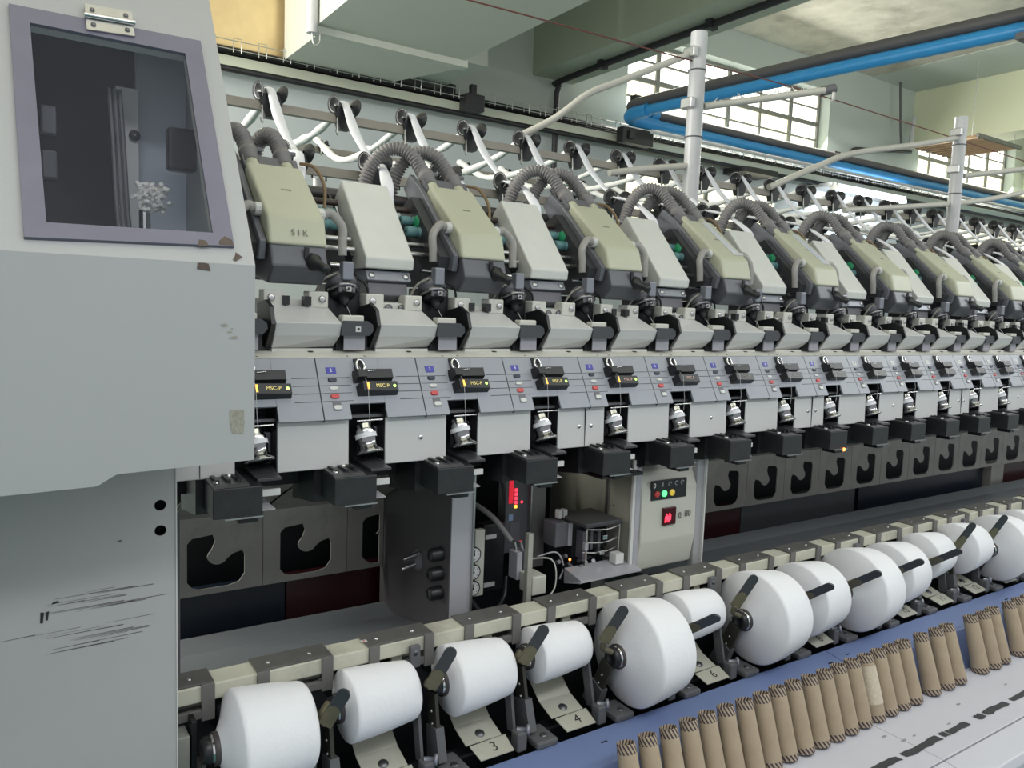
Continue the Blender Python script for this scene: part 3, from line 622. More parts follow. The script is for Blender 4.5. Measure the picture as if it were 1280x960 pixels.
def sticker(t, k):
    x = ux(k); o = MB().box(x-.006, x+.006, 1.6205, 1.6222, 1.586, 1.598).build('sticker', white_pl, t); MB().box(x-.002, x+.003, 1.6200, 1.6204, 1.590, 1.595).build('sticker_mark', ink, o)
gp['label'] = 'dark slate plate with white sticker between the first white boxes'; 
for i in range(1, 17): clone(gp, P*i, 'dark slate plate between the %s and next white box from the cabinet' % ORD[i+1])
sticker(gp, 2.45)
gp2 = guide_plate(1.45); gp2['label'] = 'dark slate plate at the cabinet edge left of first white box'

# ================================================================== FRONT PANELS (one spinning unit each)
fix(tag(MB().prism([(1.60, 1.531), (1.655, 1.542), (1.70, 1.542), (1.70, 1.50), (1.64, 1.50)], .28, 4.9).build('cream_strip', cream), 'long cream strip with screw holes above the grey panels', 'rail'))
PY0, PZ0, PS = 1.60, 1.53, .53
def pp(x, z, off=0.): # point on sloped panel
    n = Vector((0, -1, PS)).normalized(); return Vector((x, PY0+PS*(z-PZ0), z))+n*off
NP = Vector((0, -1, PS)).normalized(); UP = Vector((0, PS, 1)).normalized()
def on_panel(b, x0, x1, z0, z1, t0, t1, inset=0):
    A = [pp(x0, z0, t0), pp(x1, z0, t0), pp(x1, z1, t0), pp(x0, z1, t0)]
    B = [pp(x0+inset, z0+inset, t1), pp(x1-inset, z0+inset, t1), pp(x1-inset, z1-inset, t1), pp(x0+inset, z1-inset, t1)]
    b.hexa(A, B); return b
def unit(k):
    x = ux(k); kx = lambda q: ux(k+q)
    t = thing('spinning_unit', 'x', 'machine unit', (x, 1.56, 1.30), 'spinning unit front panels')
    # grey sloped panel with slot: left part (buttons) and right part
    b = MB(); on_panel(b, kx(0.006), kx(.255), 1.407, 1.53, -.006, 0); on_panel(b, kx(.255), kx(.60), 1.437, 1.53, -.006, 0); b.build('button_panel', panel_grey, t)
    b = MB(); on_panel(b, kx(.602), kx(.994), 1.407, 1.53, -.006, 0); b.build('grey_panel', panel_grey, t)
    b = MB(); on_panel(b, kx(-.006), kx(.006), 1.405, 1.53, -.008, -.002); b.build('seam', line_dark, t)
    for z in (1.49, 1.4745, 1.459, 1.443):
        b = MB(); on_panel(b, kx(.76), kx(.99), z-.0006, z+.0006, -.001, .0004); b.build('groove', line_dark, t)
        b = MB(); on_panel(b, kx(.012), kx(.30), z-.0005, z+.0005, -.001, .0003); b.build('groove', line_dark, t)
    # label and buttons
    b = MB(); on_panel(b, kx(.085), kx(.178), 1.498, 1.511, 0, .0012); b.build('number_label', blue_lab if k < 9.5 else white_pl, t)
    text(str(k), .011, pp(kx(.13), 1.5045, .0016), (1, 0, 0), UP, 'digit', white_ink if k < 9.5 else ink, t)
    def btn(nm, mt, z0, z1, a=.09, c=.172):
        b = MB(); cx = (kx(a)+kx(c))/2; w = (kx(c)-kx(a))/2; cz = (z0+z1)/2; h_ = (z1-z0)/2
        ring = [(cx+w*(abs(math.cos(th))**.6)*(1 if math.cos(th) > 0 else -1), cz+h_*(abs(math.sin(th))**.6)*(1 if math.sin(th) > 0 else -1)) for th in [2*math.pi*j/16+.01 for j in range(16)]]
        A = [pp(p, q, 0) for p, q in ring]; B = [pp(cx+(p-cx)*.9, cz+(q-cz)*.85, .0035) for p, q in ring]
        b.add(A+B, [(j, (j+1) % 16, 16+(j+1) % 16, 16+j) for j in range(16)], True); b.add(B, [list(range(16))]); b.build(nm, mt, t)
    btn('dark_button', navy_btn, 1.481, 1.490); btn('white_button', white_pl, 1.4645, 1.4725); btn('red_button', red_btn, 1.4475, 1.4575)
    b = MB(); on_panel(b, kx(.098), kx(.175), 1.424, 1.443, 0, .001); b.build('switch_recess', cast_grey, t); btn('rocker', white_pl, 1.425, 1.435, .10, .178)
    # yarn clearer
    b = MB(); on_panel(b, kx(.33), kx(.70), 1.478, 1.502, 0, .022, .003); on_panel(b, kx(.325), kx(.43), 1.478, 1.496, .0, .030, .003); b.build('yarn_clearer', black_pl, t)
    MB().tube([pp(kx(.44), 1.494, .024), pp(kx(.52), 1.4955, .0245)], .001, 5).build('clearer_wire', chrome, t)
    MB().tube([pp(kx(.405)+.009*math.cos(a), 1.511+.012*math.sin(a), .010) for a in [2*math.pi*j/14 for j in range(15)]], .0026, 6, False).build('yarn_loop', chrome, t)
    b = MB(); on_panel(b, kx(.36), kx(.45), 1.500, 1.527, 0, .004); b.build('loop_plate', line_dark, t)
    # display
    A = [pp(kx(.345), 1.451, 0), pp(kx(.735), 1.451, 0), pp(kx(.735), 1.472, 0), pp(kx(.345), 1.472, 0)]
    B = [pp(kx(.375), 1.455, .024), pp(kx(.725), 1.455, .018), pp(kx(.725), 1.474, .018), pp(kx(.375), 1.474, .024)]
    dsp = MB().hexa(A, B).build('display', black_pl, t)
    # face frame of the display
    fx = (B[1]-B[0]).normalized(); fy = (B[3]-B[0]).normalized(); fn = fx.cross(fy)
    if fn.y > 0: fn = -fn
    c = (B[0]+B[1]+B[2]+B[3])/4
    if k < 7: text('MSC-P', .0115, c+fx*.004+fn*.0005, fx, fy, 'display_text', text_led if k < 5 else mat('display_text_pink', (.5, .3, .25), .4, emit=(.8, .5, .4), es=.25), dsp)
    else: text('MSC-P', .0115, c+fx*.004+fn*.0005, fx, fy, 'display_text', mat('display_text_dim', (.25, .24, .22), .5), dsp)
    if k < 6:
        b = MB(); p = c-fx*.030+fn*.0006; b.add([p-fx*.0025-fy*.008, p+fx*.0025-fy*.008, p+fx*.0025+fy*.008, p-fx*.0025+fy*.008], [(0, 1, 2, 3)]); b.build('amber_lamp', amber_led, dsp)
        p = c+fx*.033+fn*.0006; b = MB(); b.lathe(p, fn, [(0, .0035), (.001, .003), (.0015, .001)], 10); b.build('green_lamp', green_led, dsp)
    for q in (.33, .50):
        MB().lathe((kx(q), 1.612, 1.5335), (0, -.2, 1), [(0, .0028), (.0008, .001)], 8).build('screw_hole', ink, t)
    MB().box(kx(.01), kx(.05), 1.642, 1.652, 1.540, 1.5425).build('notch', ink, t)
    # thread
    MB().tube([pp(kx(.40), 1.51, .006), pp(kx(.41), 1.465, .03), Vector((kx(.41), 1.53, 1.42)), Vector((kx(.43), 1.535, 1.385))], .0006, 4).build('yarn', mat('thread', (.55, .55, .55), .7), t)
    # slot housing and friction roller
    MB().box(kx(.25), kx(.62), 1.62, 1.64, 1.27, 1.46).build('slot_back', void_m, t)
    MB().prism([(1.55, 1.437), (1.55, 1.31), (1.62, 1.31), (1.62, 1.46)], kx(.598), kx(.604)).build('slot_wall', black_pl, t)
    b = MB(); b.box(kx(.265), kx(.60), 1.56, 1.60, 1.405, 1.411); b.build('slot_bar', dark_steel, t)
    MB().tube([(kx(.32), 1.545, 1.40), (kx(.56), 1.54, 1.402)], .002, 6).build('guide_wire', chrome, t)
    ax = Vector((.10, -.35, -.93)); c = Vector((kx(.43), 1.575, 1.392))
    rl = MB(); rl.lathe(c, ax, [(0, .001), (0, .015), (.006, .019), (.014, .019), (.018, .022), (.022, .022), (.034, .0225), (.036, .0225)], 24); rl.build('roller_top', chrome, t)
    MB().lathe(c+ax*.026, ax, [(0, .0232), (.010, .0235)], 24).build('yarn_wraps', yarn, t)
    MB().lathe(c+ax*.036, ax, [(0, .0225), (.006, .021), (.016, .020), (.024, .024), (.030, .030), (.034, .030), (.036, .026), (.030, .012), (.03, .001)], 24).build('roller_flange', mat('smoked_chrome', (.30, .30, .31), .15, 1.), t)
    MB().box(kx(.44), kx(.60), 1.585, 1.615, 1.315, 1.38, .004).build('roller_bracket', cast_grey, t)
    # white front cover, centred on the seam
    cw = MB(); cw.prism([(1.546, 1.302), (1.550, 1.404), (1.60, 1.404), (1.60, 1.302)], kx(-.395), kx(.250), .002); cw.build('front_cover', cover_white, t)
    if k % 2 == 1: 
        for dxk in ((-.11, .06) if k % 4 == 1 else (-.03,)):
            q = MB(); q.lathe((kx(dxk), 1.548, 1.356), (0, -1, 0), [(0, .0055), (.002, .005), (.002, .001)], 12); q.build('lock', chrome, t)
    if k % 4 == 1: MB().box(kx(-.03), kx(-.025), 1.5452, 1.551, 1.304, 1.402).build('cover_seam', line_dark, t)
    return t
pu = {}
for k in range(1, 20):
    t = unit(k)
    t['label'] = ('spinning unit panel numbered %d, %s from the cabinet' % (k, ORD[k])) if k > 1 else 'spinning unit panel partly hidden behind the cabinet edge'
# dark inner frame behind panels
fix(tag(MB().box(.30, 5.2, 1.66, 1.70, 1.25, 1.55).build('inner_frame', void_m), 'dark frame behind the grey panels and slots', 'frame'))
# ---------------------------------------------------------------- black boxes under the panels
def black_unit(k):
    kx = lambda q: ux(k+q)
    t = thing('waxing_box', 'x', 'machine box', (ux(k), 1.55, 1.235), 'black boxes under the panels')
    MB().prism([(1.478, 1.238), (1.478, 1.296), (1.62, 1.305), (1.62, 1.245)], kx(.01), kx(.40), .002).build('box_shell', black_box, t)
    MB().prism([(1.478, 1.2965), (1.49, 1.301), (1.60, 1.308), (1.60, 1.3045)], kx(.012), kx(.30), .001).build('top_plate', mat('top_plate', (.09, .09, .095), .35, .3, var=.3, scale=40), t)
    for q in (.05, .14, .22): MB().box(kx(q), kx(q+.03), 1.50, 1.59, 1.302, 1.3085).build('rib', black_pl, t)
    MB().lathe((kx(.06), 1.505, 1.302), (0, 0, 1), [(0, .006), (.004, .005), (.005, .001)], 12).build('screw', steel, t)
    MB().lathe((kx(.20), 1.55, 1.304), (0, 0, 1), [(0, .009), (.005, .008), (.006, .001)], 12).build('screw', steel, t)
    MB().prism([(1.50, 1.298), (1.50, 1.304), (1.60, 1.312), (1.60, 1.304)], kx(.38), kx(.58), .001).build('side_lid', mat('lid_dark', (.05, .05, .055), .35), t)
    MB().box(kx(.40), kx(.585), 1.51, 1.516, 1.266, 1.279).build('label_tab', white_pl if k % 3 else cream, t)
    MB().hexa([(kx(.40), 1.50, 1.240), (kx(.53), 1.50, 1.240), (kx(.49), 1.56, 1.252), (kx(.40), 1.56, 1.252)], [(kx(.40), 1.50, 1.242), (kx(.53), 1.50, 1.242), (kx(.49), 1.56, 1.254), (kx(.40), 1.56, 1.254)]).build('tray_flap', bayflange, t)
    MB().box(kx(.10), kx(.40), 1.474, 1.479, 1.2355, 1.2385).build('bottom_edge', steel, t)
    MB().box(kx(.22), kx(.38), 1.49, 1.54, 1.222, 1.236, .002).build('sensor_foot', black_pl, t)
    MB().prism([(1.56, 1.23), (1.56, 1.30), (1.70, 1.30), (1.70, 1.21)], kx(-.05), kx(.46)).build('rear_body', black_pl, t)
    return t
bu = black_unit(1.0+1); bu['label'] = 'black box under the panels between first and second white covers'
for i in range(-1, 14):
    if i == 0: continue
    lab = 'black box under the panels, at the cabinet edge' if i == -1 else 'black box under the panels, %s from the cabinet' % ORD[i+2]
    clone(bu, P*i, lab)
tag(MB().lathe((ux(9)+.075, 1.476, 1.236), (0, -1, 0), [(0, .006), (.003, .005), (.004, .001)], 10).build('indicator_lamp', orange_led), 'orange glowing indicator under a black box, right of control box', 'lamp')

# ================================================================== REAR PANELS AND TROUGH
def c_hole(k, mirror):
    x0 = ux(k)+.0; w = .14; s_ = 1
    pts = [(0, .0), (.0, .0)]
    base = [(.012, .955-.04)]+[(.0, .93)]+[(.0, 1.03)]+[(.012, 1.043)]+[(.062, 1.048)]+[(.068, 1.03)]+[(.060, 1.01)]+[(.052, 1.0)]
    base += arc(.075, .995, .027, 190, 330, 8)
    base += [(.112, .992), (.136, .998), (.142, .985), (.142, .935), (.128, .915), (.10, .908), (.03, .908)]
    if mirror: base = [(.142-a, b_) for a, b_ in base][::-1]
    return [(x0+a, b_) for a, b_ in base]
def cp(k, mirror, lab, xr=9):
    x = ux(k)-.045; hole = c_hole(k, mirror)
    pl_ = plate_holes([(x, .893), (min(xr, x+P-.002), .893), (min(xr, x+P-.002), 1.10), (x, 1.10)], [hole], lambda a, c: (a, 2.03, c), .004, (0, 1, 0))
    t = thing('suction_panel', lab, 'panel', (x+P/2, 2.03, .893), 'panels with hooked cut-outs'); pl_.build('sheet', cpanel_m, t)
    MB().prism([(2.03, 1.10), (2.03, 1.095), (1.95, 1.145), (1.72, 1.24), (1.72, 1.25)], x, min(xr, x+P-.002)).build('upper_slope', cpanel_m, t)
    return fix(t)
for k in (1, 2):
    cp(k+.28-.01, False, 'grey sheet with hook-shaped cut-out, %s right of the cabinet' % ORD[k])
t = thing('suction_panel', '', 'panel', (.87, 2.03, .893))
x = ux(3.27)-.045; hole = [(a, b_) for a, b_ in c_hole(3.27, False) if a < .93]
plate_holes([(x, .893), (.925, .893), (.925, 1.10), (x, 1.10)], [[(min(a, .915), b_) for a, b_ in c_hole(3.27, False)][:9]+[(.905, .99), (.915, 1.0), (.915, .905), (ux(3.27)+.03, .905)]], lambda a, c: (a, 2.03, c), .004, (0, 1, 0)).build('sheet', cpanel_m, t)
MB().prism([(2.03, 1.10), (2.03, 1.095), (1.95, 1.145), (1.72, 1.24), (1.72, 1.25)], x, .925).build('upper_slope', cpanel_m, t)
fix(t)
for i in range(10, 25):
    cp(i-.55+.0, True, 'grey sheet with hook-shaped cut-out, %s right of the control box' % ORD[i-9+(0)])
fix(tag(MB().box(.25, 6.5, 2.22, 2.26, .4, 1.6).build('rear_shadow_board', void_m), 'near-black board painting in the shade behind the cut-outs', 'board'))
def dp(nm, x0, x1, mt, lab): fix(tag(MB().box(x0, x1, 2.09, 2.11, .72, .89).build(nm, mt), lab, 'panel'))['label'] = lab
dp('dark_panel', .3, .66, navyp, 'dark navy panel below the cut-outs next to the cabinet')
dp('dark_panel', .665, 1.0, maroon, 'dark maroon panel left of the gauge bay')
dp('dark_panel', 2.2, 2.55, maroon, 'dark maroon panel just right of the control box')
dp('dark_panel', 2.555, 3.35, greyp, 'dark glossy steel panel under the cut-outs right of control box')
dp('dark_panel', 3.38, 4.55, navyp, 'dark navy panel farther right beneath the cut-outs')
dp('dark_panel', 4.72, 5.9, maroon, 'far dark maroon panel at right edge beneath the cut-outs')
fix(tag(MB().box(4.56, 4.70, 2.05, 2.10, .72, .90).build('divider_post', cpanel_m), 'grey divider post between the far navy and maroon panels', 'post'))
def trough(nm, x0, x1, lab): fix(tag(MB().prism([(2.08, .735), (2.02, .79), (1.95, .775), (1.60, .845), (1.56, .80), (1.60, .60), (2.08, .60)], x0, x1).build(nm, trough_m), lab, 'trough'))
trough('trough', .24, .93, 'grey sloping trough behind the package rail, left of gauge bay')
trough('trough', 1.76, 7.0, 'grey sloping trough behind the package rail, right of control box')

# ================================================================== SERVICE BAY
t = thing('bay_partition', 'dark sheet-metal partition with light front flange left of the gauges', 'partition', (.93, 1.7, .7))
MB().box(.928, .934, 1.64, 2.05, .70, 1.25).build('side_sheet', bayplate, t)
MB().box(.93, .99, 1.637, 1.643, .80, 1.235).build('front_flange', bayflange, t)
MB().box(.988, .992, 1.63, 1.645, .80, 1.235).build('flange_edge', steel, t)
MB().tube([(.927, 1.80, .995), (.88, 1.80, .985)], .007, 8).build('bolt', steel, t); MB().tube([(.927, 1.80, .970), (.875, 1.80, .96)], .007, 8).build('bolt', steel, t)
MB().lathe((.927, 1.81, .975), (-1, 0, 0), [(0, .03), (.012, .02), (.012, .001)], 14).build('boss', cast_grey, t)
for z in (.93, .98, 1.03): MB().lathe((.927, 1.68, z), (-1, 0, 0), [(0, .018), (.03, .017), (.035, .012), (.035, .001)], 14).build('regulator_knob', black_pl, t)
MB().lathe((.926, 1.86, 1.18), (-1, 0, 0), [(0, .016), (.01, .013), (.012, .001)], 14).build('grommet', black_pl, t)
fix(tag(MB().box(.93, 1.52, 1.58, 2.05, .66, .70).build('bay_floor', trough_m), 'grey floor plate of the open service bay', 'plate'))
fix(tag(MB().box(.94, 1.50, 2.0, 2.04, .70, 1.35).build('bay_back', void_m), 'dark back wall of the open service bay', 'plate'))
gauge_face = mat('gauge_face', (.62, .63, .62), .35, var=0)
t = thing('gauge_block', 'cream block holding pressure gauges in the service bay', 'bracket', (1.06, 1.72, .9))
MB().box(1.045, 1.075, 1.712, 1.73, .885, 1.065, .002).build('block', ctl_m, t)
for i, z in enumerate((1.005, .958, .914)):
    g = thing('pressure_gauge', '%s round white pressure gauge beside the light flange' % ('topmost', 'middle', 'lowest')[i], 'gauge', (1.035, 1.70, z), 'three round pressure gauges')
    MB().lathe((1.035, 1.712, z), (0, -1, 0), [(0, .001), (0, .021), (.014, .021), (.016, .019), (.014, .018)], 20).build('case', black_pl, g)
    MB().lathe((1.035, 1.698, z), (0, -1, 0), [(0, .0185), (.0005, .001)], 20).build('dial', gauge_face, g)
    MB().box(1.034, 1.036, 1.696, 1.6972, z-.003, z+.012).build('needle', ink, g); MB().lathe((1.035, 1.6975, z), (0, -1, 0), [(0, .003), (.001, .001)], 8).build('hub', ink, g)
    for a in range(0, 360, 40): MB().box(1.035+.013*math.cos(a/57.3)-.001, 1.035+.013*math.cos(a/57.3)+.001, 1.6965, 1.6974, z+.013*math.sin(a/57.3)-.001, z+.013*math.sin(a/57.3)+.001).build('tick', ink, g)
o = tag(MB().box(1.10, 1.17, 1.76, 1.80, .87, 1.06, .003).build('black_module', black_pl), 'black module box with two pale tags in the service bay', 'box')
for z in (.885, 1.02): MB().box(1.105, 1.14, 1.757, 1.76, z, z+.012).build('tag', white_pl, o)
o = thing('valve_block', 'small grey valve block with hoses left of the steel post', 'valve', (1.18, 1.70, .93))
for i in range(2): MB().box(1.145+.022*i, 1.163+.022*i, 1.66, 1.70, .93, 1.005, .002).build('valve', bayflange if i == 0 else cast_grey, o)
for i in range(2): MB().cyl((1.155+.02*i, 1.68, 1.005), (1.148+.02*i, 1.68, 1.03), .004).build('fitting', chrome, o)
def hose(pts, r_, mt, lab, nm='bay_hose'): tag(MB().tube(curve_pts(pts, 6), r_, 8).build(nm, mt), lab, 'hose')
hose([(1.0, 1.9, 1.15), (1.06, 1.82, 1.13), (1.11, 1.74, 1.09), (1.145, 1.69, 1.03)], .008, hose_m, 'grey hose arching down to the valve block')
hose([(1.14, 1.70, .93), (1.12, 1.68, .88), (1.06, 1.66, .85), (1.02, 1.68, .86)], .006, black_pl, 'black hose looping under valve block to the gauges')
hose([(1.17, 1.68, .93), (1.17, 1.66, .87), (1.12, 1.64, .845), (1.05, 1.65, .85), (1.03, 1.7, .88)], .008, black_pl, 'thick black hose loop on floor of the service bay')
hose([(1.02, 1.9, 1.2), (1.06, 1.86, 1.16), (1.12, 1.85, 1.19), (1.16, 1.9, 1.24)], .006, dark_steel, 'thin steel tube high behind the gauges')
hose([(1.03, 1.85, 1.05), (1.05, 1.80, 1.09), (1.09, 1.80, 1.10)], .008, bayflange, 'short grey tube just above the gauges')
hose([(1.20, 1.72, .96), (1.26, 1.66, .97), (1.26, 1.64, .90), (1.20, 1.62, .87)], .0022, cream, 'thin cream cable looping right of steel post')
hose([(1.24, 1.70, .97), (1.29, 1.68, .98), (1.31, 1.67, .94), (1.29, 1.66, .91)], .0025, bayflange, 'thin grey cable loop beside the orange lamp')
hose([(1.30, 1.9, 1.18), (1.345, 1.88, 1.12), (1.35, 1.88, 1.02), (1.38, 1.9, .97)], .010, cast_grey, 'dark upright hose behind the wire rack')
o = tag(MB().box(1.135, 1.150, 1.596, 1.612, .86, 1.075, .001).build('steel_post', mat('post_cream', (.42, .41, .36), .4, .3, dirt_amt=.4, scale=20)), 'bright upright post standing on rail in the service bay', 'post')
o = tag(MB().box(1.155, 1.20, 1.60, 1.66, .905, .955, .003).build('cream_block', ctl_m), 'small cream block right of bright upright post', 'box')
t = thing('led_module', 'dark module with glowing red light column in the service bay', 'display', (1.22, 1.8, .95))
MB().box(1.195, 1.275, 1.80, 1.84, .955, 1.19, .003).build('module', mat('module_grey', (.10, .105, .115), .35, var=.1), t)
MB().box(1.205, 1.218, 1.797, 1.80, 1.10, 1.185).build('red_window', mat('red_window', (.25, .01, .02), .3, emit=(1, .02, .05), es=.6), t)
for i in range(5): MB().box(1.225, 1.232, 1.796, 1.80, 1.085+.012*i, 1.093+.012*i).build('red_segment', red_led if i else amber_led, t)
MB().lathe((1.25, 1.80, 1.10), (0, -1, 0), [(0, .004), (.002, .003), (.002, .001)], 10).build('red_dot', red_led, t)
MB().box(1.205, 1.22, 1.797, 1.80, 1.05, 1.068).build('blue_tab', mat('pale_blue', (.3, .4, .6), .4), t)
MB().box(1.212, 1.245, 1.797, 1.80, .985, 1.045).build('switch_bank', cast_grey, t)
MB().box(1.272, 1.276, 1.785, 1.80, .955, 1.19).build('bright_edge', steel, t)
o = fix(tag(MB().box(1.28, 1.335, 1.80, 1.806, .90, 1.18).build('inner_plate', mat('inner_plate', (.22, .215, .21), .4, .2)), 'grey upright plate between the red light module and rack', 'plate'))
t = thing('terminal_box', 'small grey terminal box with white plugs behind the wire rack', 'box', (1.35, 1.8, 1.0))
MB().box(1.30, 1.345, 1.70, 1.76, .985, 1.055, .003).build('box_shell', cast_grey, t); MB().box(1.345, 1.36, 1.70, 1.70+.01, .985, 1.05).build('edge_plate', bayflange, t)
for i in range(2): MB().box(1.325+.018*i, 1.338+.018*i, 1.72, 1.74, 1.06, 1.085, .002).build('plug', white_pl, t)
tag(MB().lathe((1.315, 1.65, .965), (0, -1, .2), [(0, .004), (.002, .003), (.003, .001)], 10).build('status_lamp', orange_led), 'tiny glowing orange lamp in middle of the service bay', 'lamp')
rr = random.Random(11)
t = thing('connector_cluster', 'cluster of small dark connectors around orange lamp', 'connectors', (1.33, 1.66, .94))
for i in range(14):
    x = 1.29+.016*i*.9+rr.uniform(-.004, .004); y = 1.68+rr.uniform(-.03, .03); z = .93+rr.uniform(0, .02)
    MB().cyl((x, y, z), (x+rr.uniform(-.01, .01), y-.02, z+rr.uniform(0, .02)), .006, n=8).build('connector', (cast_grey, black_pl, dark_steel)[i % 3], t)
t = thing('wire_rack', 'bent steel wire rack in front of dark parts, left of control box', 'rack', (1.42, 1.68, .93))
for z, y in ((1.045, 1.63), (1.005, 1.64), (.975, 1.645), (.935, 1.63)):
    MB().tube(curve_pts([(1.355, y, z+.005), (1.40, y, z-.002), (1.44, y, z-.003), (1.475, y, z+.004)], 4), .0022, 6).build('wire', wire_m, t)
MB().tube([(1.355, 1.63, 1.05), (1.355, 1.63, .94)], .0028, 6).build('upright', wire_m, t); MB().tube([(1.475, 1.63, 1.055), (1.472, 1.63, .93)], .0022, 6).build('upright', wire_m, t)
MB().box(1.35, 1.362, 1.628, 1.64, .99, 1.012, .002).build('clamp', bayflange, t)
for i in range(6): MB().box(1.375+.014*i, 1.385+.014*i, 1.67, 1.72, .95+.012*(i % 3), 1.03-.01*(i % 2), .001).build('dark_fin', (cast_grey, black_pl)[i % 2], t)
MB().box(1.36, 1.48, 1.70, 1.74, .93, 1.05).build('dark_body', black_pl, t)
MB().box(1.345, 1.475, 1.62, 1.76, 1.055, 1.068, .003).build('top_lid', mat('rack_lid', (.05, .05, .055), .4), t)
for p in ((1.425, 1.635, 1.018), (1.415, 1.635, .975)): MB().box(p[0]-.008, p[0]+.008, p[1]-.004, p[1]+.004, p[2]-.006, p[2]+.006, .001).build('bright_clip', chrome, t)
o = fix(tag(MB().hexa([(1.28, 1.56, .930), (1.50, 1.56, .930), (1.50, 1.64, .905), (1.29, 1.64, .905)], [(1.285, 1.56, .936), (1.50, 1.56, .936), (1.50, 1.64, .948), (1.29, 1.64, .948)]).build('drip_plate', bayflange), 'tilted steel plate at foot of control box above the rail', 'plate'))
tag(MB().box(1.44, 1.47, 1.60, 1.63, .945, .975, .002).build('small_cream_block', white_pl), 'small pale block on the tilted plate beside control box', 'block')
t = thing('beige_partition', 'dull beige sheet with holes left of the control box', 'partition', (1.46, 1.7, .9))
plate_holes([(1.60, .92), (1.98, .92), (1.98, 1.25), (1.60, 1.25)], [arc(1.68, z, .004, 0, 330, 8) for z in (1.0, 1.09, 1.17)], lambda a, c: (1.492, a, c), .004, (1, 0, 0)).build('sheet', mat('beige_sheet', (.26, .255, .21), .45, var=.1), t)
MB().box(1.487, 1.492, 1.70, 1.712, .97, 1.25).build('edge_strip', steel, t)
MB().box(1.486, 1.497, 1.594, 1.602, .92, 1.24).build('front_edge', white_pl, t)
# control box
t = thing('control_box', 'cream control box with lamp buttons and small red display', 'control box', (1.62, 1.6, .9))
def cy(z): return 1.60-.0+(.012 if z > 1.16 else 0)
MB().prism([(1.600, .915), (1.585, 1.0), (1.588, 1.15), (1.61, 1.20), (1.68, 1.245), (1.95, 1.245), (1.95, .915)], 1.515, 1.735, .004).build('box_shell', ctl_m, t)
MB().box(1.496, 1.515, 1.592, 1.62, .915, 1.22, .002).build('left_flange', bayflange, t)
MB().box(1.735, 1.765, 1.588, 1.62, .90, 1.225, .002).build('right_flange', mat('flange_light', (.36, .36, .37), .4, .2), t)
MB().box(1.7635, 1.768, 1.580, 1.62, .89, 1.24).build('flange_edge', white_pl, t)
kp = MB().box(1.548, 1.688, 1.584, 1.592, 1.119, 1.176, .002).build('button_plate', black_pl, t)
for x, mt, nm in ((1.568, red_lamp, 'red_button'), (1.597, green_lamp, 'green_button'), (1.628, yellow_lamp, 'yellow_button')):
    MB().lathe((x, 1.585, 1.137), (0, -1, 0), [(0, .0095), (.004, .0095), (.006, .007), (.006, .001)], 16).build(nm, mt, kp)
text('0', .02, (1.558, 1.5835, 1.162), (1, 0, 0), (0, 0, 1), 'marking', white_ink, kp); text('I', .018, (1.59, 1.5835, 1.163), (1, 0, 0), (0, 0, 1), 'marking', white_ink, kp)
for x in (1.618, 1.645, 1.668):
    b = MB(); b.tube([(x+.006*math.cos(a*.7), 1.5835, 1.164+.006*math.sin(a*.7)) for a in range(8)], .0012, 5, False); b.build('marking', bayflange, kp)
dg = MB().box(1.595, 1.645, 1.578, 1.590, 1.043, 1.094, .002).build('display_window', red_glass, t)
for i in range(6): MB().box(1.600+.004*i, 1.603+.004*i, 1.5768, 1.578, 1.052+.003*(i % 3), 1.07+.004*((i*2) % 3)).build('red_digit', red_led, dg)
text('0.', .026, (1.668, 1.5835, 1.064), (1, 0, 0), (0, 0, 1), 'handwriting', ink, t); text('80', .026, (1.698, 1.5835, 1.067), (1, 0, 0), (0, 0, 1), 'handwriting', ink, t)
fix(tag(MB().box(1.46, 1.80, 1.62, 1.95, 1.248, 1.256).build('bay_lid', mat('lid_grey', (.30, .30, .28), .4)), 'grey lid over top of the control box', 'plate'))
fix(tag(MB().box(1.34, 1.49, 1.56, 1.75, 1.205, 1.215, .003).build('dark_shelf', black_box), 'thin black shelf above wire rack', 'shelf'))

# ================================================================== PACKAGE RAIL
tag(MB().box(.265, 6.5, 1.488, 1.548, .885, .918, .003).build('package_rail', rail_cream), 'long cream rail crossing above the yarn packages', 'rail')
def cap(k):
    x0, x1 = ux(k-.63), ux(k-.63+.66)
    t = thing('rail_bracket', 'x', 'bracket', ((x0+x1)/2, 1.5, .86), 'dark brackets clipped over the rail')
    MB().box(x0, x1, 1.490, 1.552, .918, .9225, .001).build('top_cap', cap_dark, t)
    for a in (x0, x1-.024):
        MB().box(a, a+.024, 1.482, 1.4885, .85, .922, .001).build('clip', mat('clip_grey', (.14, .135, .13), .45), t)
    MB().box(x0, x0+.09, 1.484, 1.494, .85, .866, .001).build('lower_lip', mat('clip_grey', (.14, .135, .13), .45), t)
    MB().box(x1-.09, x1, 1.484, 1.494, .855, .872, .001).build('lower_lip', mat('clip_grey', (.14, .135, .13), .45), t)
    MB().box(x0+.06, x0+.085, 1.50, 1.51, .84, .885, .001).build('cream_tab', plate_m, t)
    for a in (x0+.03, x1-.04): MB().lathe((a, 1.515, .9225), (0, 0, 1), [(0, .004), (.002, .0035), (.003, .001)], 10).build('screw', steel, t)
    return t
c0 = cap(2.0+.0); c0['label'] = 'dark bracket over the rail above the first yarn package'; c0.location.x -= 0
c1s = MB().box(ux(2.6)-.005, ux(2.6)+.004, 1.51, 1.518, .9226, .9232)
for i in range(1, 16): clone(c0, P*i, 'dark bracket over the rail, %s from the cabinet' % ORD[i+1])
cc = clone(c0, -P, 'dark bracket stub over rail touching the cabinet')
